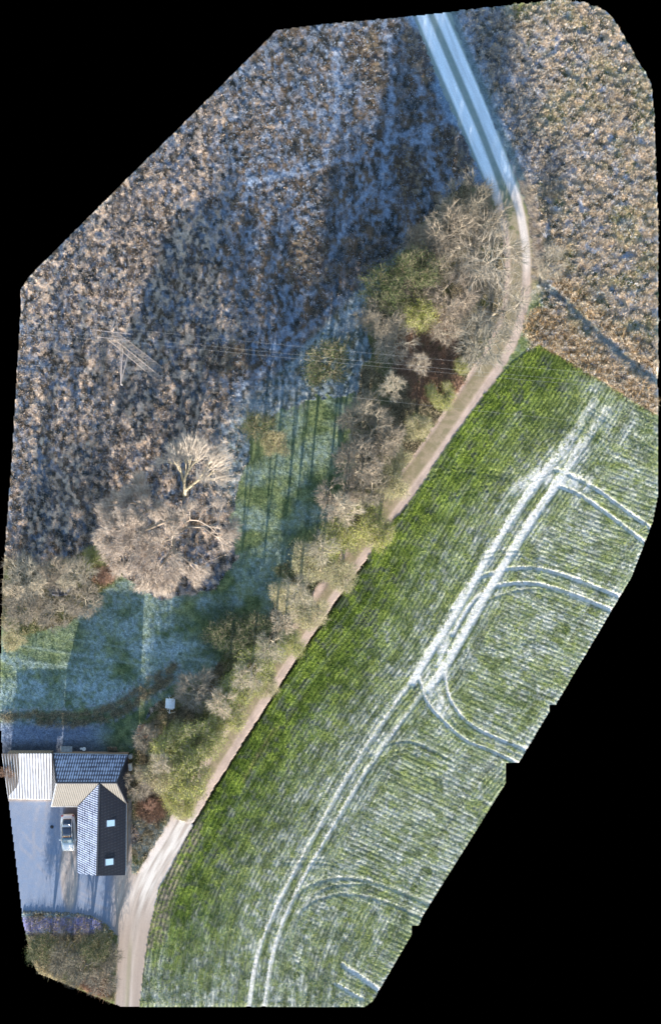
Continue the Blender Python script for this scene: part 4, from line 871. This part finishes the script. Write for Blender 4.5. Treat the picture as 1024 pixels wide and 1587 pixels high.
panel([(.50, 1.16, 1.395, .03), (.54, 1.45, 1.315, .03), (.52, 1.75, 1.15, .03), (.48, 1.85, 1.10, .02)], 'rear_window', M['carglass'])
for s in (-1, 1):
    bm = bmesh.new(); vs = [(s * .715, -.95, 1.04), (s * .69, -.45, 1.30), (s * .665, .2, 1.38), (s * .665, 1.0, 1.35), (s * .67, 1.5, 1.08)]
    va = [bm.verts.new(v) for v in vs]; vb = [bm.verts.new((v[0] + s * .03, v[1], v[2])) for v in vs]; bm.faces.new(va); bm.faces.new(vb[::-1])
    for i in range(5): bm.faces.new((va[i], va[(i + 1) % 5], vb[(i + 1) % 5], vb[i]))
    fin(bm, 'side_window', M['carglass'], car)
    bm = bmesh.new(); boxes(bm, s * .98 - .09, s * .98 + .09, -.82, -.68, .98, 1.10); fin(bm, 'mirror', M['carpaint'], car, bevel=.025)
    bm = bmesh.new(); boxes(bm, s * .62 - .13, s * .62 + .13, -2.20, -2.06, .64, .76); fin(bm, 'headlight', M['lampg'], car, bevel=.02)
    bm = bmesh.new(); boxes(bm, s * .66 - .11, s * .66 + .11, 2.08, 2.22, .74, .90); fin(bm, 'tail_light', M['redlamp'], car, bevel=.02)
    bm = bmesh.new(); tube(bm, (s * .60, -.25, 1.44), (s * .60, 1.1, 1.44), .022); fin(bm, 'roof_rail', M['white'], car)
    for y in (-1.42, 1.36):
        bm = bmesh.new(); tube(bm, (s * .72, y, .33), (s * .93, y, .33), .33, seg=20); wh = fin(bm, 'wheel', M['tyre'], car)
        bm = bmesh.new(); tube(bm, (s * .90, y, .33), (s * .94, y, .33), .21, seg=14); fin(bm, 'rim', M['rim'], wh)

# ------------------------------------------------------------ garden and yard things
M['stone'] = m_simple('frosted_stone', (.16, .17, .16), .9, var=.5, scale=4, bump=.4); M['tarp'] = m_simple('dark_tarpaulin', (.06, .07, .11), .6, var=.6, scale=1.5, bump=.6)
M['iron'] = m_simple('cast_iron', (.03, .03, .035), .7)
sw = empty('garden_swing', at(265, 1093, 1.0) * 1, 'white metal garden swing seat standing at the edge of the grey leafless bush', 'garden swing', rz=R(-4)); sw.location.z = 0
for s in (-1, 1):
    bm = bmesh.new(); tube(bm, (-.5, s * .95, 0), (0, s * .85, 1.7), .035); tube(bm, (.5, s * .95, 0), (0, s * .85, 1.7), .035); tube(bm, (-.5, s * .95, .05), (.5, s * .95, .05), .03); fin(bm, 'side_frame', M['white'], sw)
bm = bmesh.new(); tube(bm, (0, -.9, 1.7), (0, .9, 1.7), .04); fin(bm, 'top_bar', M['white'], sw)
bm = bmesh.new()
for i in range(6): boxes(bm, -.32 + i * .1, -.25 + i * .1, -.65, .75, .44, .47)
fin(bm, 'seat', M['white'], sw)
bm = bmesh.new()
for i in range(5): boxes(bm, -.42, -.39, -.65, .75, .52 + i * .1, .59 + i * .1)
fin(bm, 'backrest', M['white'], sw)
bm = bmesh.new(); bmesh.ops.create_grid(bm, x_segments=8, y_segments=12, size=.5)
for v in bm.verts: v.co = Vector((v.co.x * 1.15, v.co.y * 1.2 + .35, 1.82 - 1.1 * v.co.x ** 2 * .5 + random.uniform(-.02, .02)))
e = bmesh.ops.extrude_face_region(bm, geom=bm.faces[:]); bmesh.ops.translate(bm, verts=[v for v in e['geom'] if isinstance(v, bmesh.types.BMVert)], vec=(0, 0, .02)); fin(bm, 'canopy', M['white'], sw)
for s in (-1, 1):
    bm = bmesh.new(); tube(bm, (0, s * .6, 1.7), (-.3, s * .6, .47), .012); fin(bm, 'hanger', M['white'], sw)
# pallet leaning on the north wall
pl = empty('wooden_pallet', at(174, 1166, .6), 'slatted wooden pallet leaning on the north wall of the house wing', 'pallet'); pl.location.z = 0; pl.rotation_euler = (R(-42), 0, 0)
for i in range(5):
    bm = bmesh.new(); boxes(bm, -.58, .58, 0, .02, .04 + i * .22, .16 + i * .22); fin(bm, 'slat', M['wood'], pl)
for x in (-.52, 0, .52):
    bm = bmesh.new(); boxes(bm, x - .05, x + .05, -.10, -.003, .02, 1.1); fin(bm, 'bearer', M['wood'], pl)
# covered log stack
lg = empty('log_stack', at(104, 1161, .5), 'low stack of logs under a grey frosted sheet behind the house wing', 'log stack'); lg.location.z = 0
bm = bmesh.new()
for r_i in range(4):
    for c_i in range(7): tube(bm, (-.55 + c_i * .17, -.28, .10 + r_i * .16), (-.55 + c_i * .17, .28, .10 + r_i * .16), .078, seg=8)
fin(bm, 'log_pile', M['wood'], lg)
bm = bmesh.new(); bmesh.ops.create_grid(bm, x_segments=10, y_segments=6, size=.5)
for v in bm.verts: v.co = Vector((v.co.x * 1.45, v.co.y * .8, .74 - .25 * abs(v.co.x) ** 2 + random.uniform(-.03, .03)))
e = bmesh.ops.extrude_face_region(bm, geom=bm.faces[:]); bmesh.ops.translate(bm, verts=[v for v in e['geom'] if isinstance(v, bmesh.types.BMVert)], vec=(0, 0, .02)); fin(bm, 'cover_sheet', m_simple('grey_sheet', (.32, .34, .36), .7), lg)
# white pots
for k, (qx, lab, s) in enumerate(((126, 'smaller white pot beside the log stack behind the house', .6), (131, 'larger white pot east of the small one behind the house', 1.0))):
    p0 = at(qx, 1160.5, .3); pt = empty('flower_pot', (p0.x, p0.y, 0), lab, 'pot', 'white pots behind the house')
    bm = bmesh.new(); tube(bm, (0, 0, 0), (0, 0, .42 * s), .15 * s, .22 * s, seg=14); fin(bm, 'pot', M['white'], pt)
    bm = bmesh.new(); tube(bm, (0, 0, .42 * s), (0, 0, .46 * s), .24 * s, .24 * s, seg=14); fin(bm, 'rim', M['white'], pt)
# heat pump and water butt at the east end
hp = empty('heat_pump', at(201, 1188.5, .5), 'white boxed heat pump with a dark fan beside the east end of the house wing', 'heat pump'); hp.location.z = 0; hp.rotation_euler = (0, 0, R(8))
bm = bmesh.new(); boxes(bm, -.05, .32, -.42, .42, .12, .95); fin(bm, 'casing', M['white'], hp, bevel=.03)
bm = bmesh.new(); tube(bm, (-.075, 0, .53), (-.055, 0, .53), .30, seg=18); fin(bm, 'fan_grille', M['iron'], hp)
for s in (-1, 1):
    bm = bmesh.new(); boxes(bm, -.02, .30, s * .32 - .04, s * .32 + .04, 0, .118); fin(bm, 'foot', M['iron'], hp)
wb = empty('water_butt', at(203, 1172, .5), 'round grey water butt at the north-east corner of the house wing', 'water butt'); wb.location.z = 0
bm = bmesh.new(); tube(bm, (0, 0, 0), (0, 0, .45), .24, .29, seg=16); tube(bm, (0, 0, .45), (0, 0, .9), .29, .25, seg=16); fin(bm, 'barrel', m_simple('grey_plastic', (.20, .21, .22), .6), wb)
bm = bmesh.new(); tube(bm, (0, 0, .905), (0, 0, .95), .27, .24, seg=16); fin(bm, 'lid', m_simple('frosted_lid', (.42, .44, .47), .7), wb)
# drain cover
bm = bmesh.new(); tube(bm, (0, 0, .0), (0, 0, .035), .22, .21, seg=18); o = fin(bm, 'drain_cover', M['iron'], None, loc=at(81, 1281.5)); tag(o, 'small round black drain cover set in the yard tinted blue for shade and frost', 'drain cover')
# tarpaulin heap
hp2 = at(91, 916, .6); bm = bmesh.new(); bmesh.ops.create_icosphere(bm, subdivisions=3, radius=1)
for v in bm.verts:
    n_ = 1 + .12 * math.sin(v.co.x * 7 + v.co.y * 5) + random.uniform(-.05, .05); v.co = Vector((math.copysign(abs(v.co.x) ** .7, v.co.x) * 1.25 * n_, math.copysign(abs(v.co.y) ** .7, v.co.y) * .65 * n_, max(-.05, math.copysign(abs(v.co.z) ** .7, v.co.z) * .95 * n_)))
o = fin(bm, 'tarpaulin_heap', M['tarp'], None, loc=(hp2.x, hp2.y, 0)); tag(o, 'dark heap under a creased tarpaulin among the bare trees of the western hedge', 'heap')
# edging stones along the yard
bm = bmesh.new(); bmesh.ops.create_icosphere(bm, subdivisions=2, radius=1)
for v in bm.verts: n_ = 1 + random.uniform(-.1, .1); v.co = Vector((v.co.x * .21 * n_, v.co.y * .17 * n_, v.co.z * .20 * n_ + .08))
me = bpy.data.meshes.new('edging_stone'); bm.to_mesh(me); bm.free(); me.materials.append(M['stone'])
EL = smoothline([(38, 1413), (90, 1415), (128, 1417), (150, 1423), (164, 1437), (170, 1452)], 2); acc = 0
for a, b in zip(EL[:-1], EL[1:]):
    L_ = np.hypot(*(b - a)); n_ = 0
    while acc < L_:
        q = a + (b - a) * acc / L_; p = at(q[0], q[1] + random.uniform(-.8, .8)); o = link('edging_stone', me); o.location = (p.x, p.y, 0); o.rotation_euler = (0, 0, random.uniform(0, 6)); o.scale = (random.uniform(.7, 1.15),) * 3
        tag(o, 'rounded dark stone in the row edging the south side of the yard', 'stone', 'stones edging the south side of the yard'); acc += 4.6
    acc -= L_

# ------------------------------------------------------------ pylon and power lines
M['steel'] = m_simple('galvanised_steel', (.34, .30, .29), .6, metal=.1, var=.15); M['wire'] = m_simple('aluminium_wire', (.5, .5, .5), .5, var=.05)
M['porcelain'] = m_simple('brown_porcelain', (.5, .44, .4), .3)
pb = at(246, 578, 0); HP = 27.5
py = empty('pylon', (pb.x, pb.y, 0), 'tall slim lattice steel pylon rising from the western meadow', 'pylon', rz=R(-6.5))
def half(z): return .62 - .22 * z / HP
for sx in (-1, 1):
    for sy in (-1, 1):
        bm = bmesh.new(); tube(bm, (sx * half(0) * 1.0, sy * half(0), -.1), (sx * half(HP), sy * half(HP), HP), .042, .034, seg=4); fin(bm, 'leg', M['steel'], py)
for face in range(4):
    bm = bmesh.new(); nz = 26
    for i in range(nz):
        z0, z1 = HP * i / nz, HP * (i + 1) / nz; s = 1 if i % 2 else -1; a, b = half(z0), half(z1)
        if face < 2: f = 1 if face else -1; tube(bm, (-s * a, f * a, z0), (s * b, f * b, z1), .018, seg=4)
        else: f = 1 if face == 3 else -1; tube(bm, (f * a, -s * a, z0), (f * b, s * b, z1), .018, seg=4)
    fin(bm, 'lattice_face', M['steel'], py)
# cross arms run across the line (local y); wires along local x
arms = [(HP - 6.3, -4.0, 'w4'), (HP - .6, 2.0, 'w1')]
for z, y, nme in arms:
    bm = bmesh.new(); s = 1 if y > 0 else -1; h_ = half(z)
    tube(bm, (-h_, s * h_, z), (0, y, z), .05, seg=4); tube(bm, (h_, s * h_, z), (0, y, z), .05, seg=4); tube(bm, (0, s * h_, z + 1.0), (0, y, z), .04, seg=4)
    for k in (.3, .6): tube(bm, (-h_ * (1 - k), s * h_ + (y - s * h_) * k, z), (h_ * (1 - k), s * h_ + (y - s * h_) * k, z), .03, seg=4)
    fin(bm, 'cross_arm', M['steel'], py)
    bm = bmesh.new()
    for k in range(7): tube(bm, (0, y, z - .12 - k * .1), (0, y, z - .19 - k * .1), .09, .05, seg=8)
    fin(bm, 'insulator', M['porcelain'], py)
bm = bmesh.new(); tube(bm, (-1.6, .35, HP), (1.8, .35, HP), .035, seg=4); tube(bm, (-1.6, -.30, HP), (1.8, -.30, HP), .035, seg=4); tube(bm, (-1.6, -.3, HP), (-1.6, .35, HP), .03, seg=4); fin(bm, 'top_frame', M['steel'], py)
def wire(pts, label, r=.0045):
    bm = bmesh.new(); P = [at(x, y, z) for x, y, z in pts]; fine = []
    for a, b in zip(P[:-1], P[1:]):
        L_ = (b - a).length; sag = .00035 * L_ * L_
        for i in range(16): t = i / 16; q = a.lerp(b, t); q.z -= 4 * sag * t * (1 - t); fine.append(q)
    fine.append(P[-1])
    for a, b in zip(fine[:-1], fine[1:]): tube(bm, a, b, r, seg=4)
    tag(fin(bm, 'power_line', M['wire'], None), label, 'power line', 'power lines carried by the pylon')
wire([(34, 499, 26.5), (186, 509, 26.9), (1016, 586, 24)], 'northernmost power line, meeting the tip of the short upper cross arm')
wire([(34, 512, 27), (178, 521, 27.5), (1016, 600, 24)], 'second power line from the north, passing over the top of the pylon')
wire([(33, 518, 27), (180, 528, 27.5), (1016, 606, 24)], 'third power line from the north, passing over the top of the pylon')
wire([(30, 565, 20), (196, 576, 20.4), (1017, 665, 20)], 'southernmost power line, hanging low from the tip of the long cross arm')
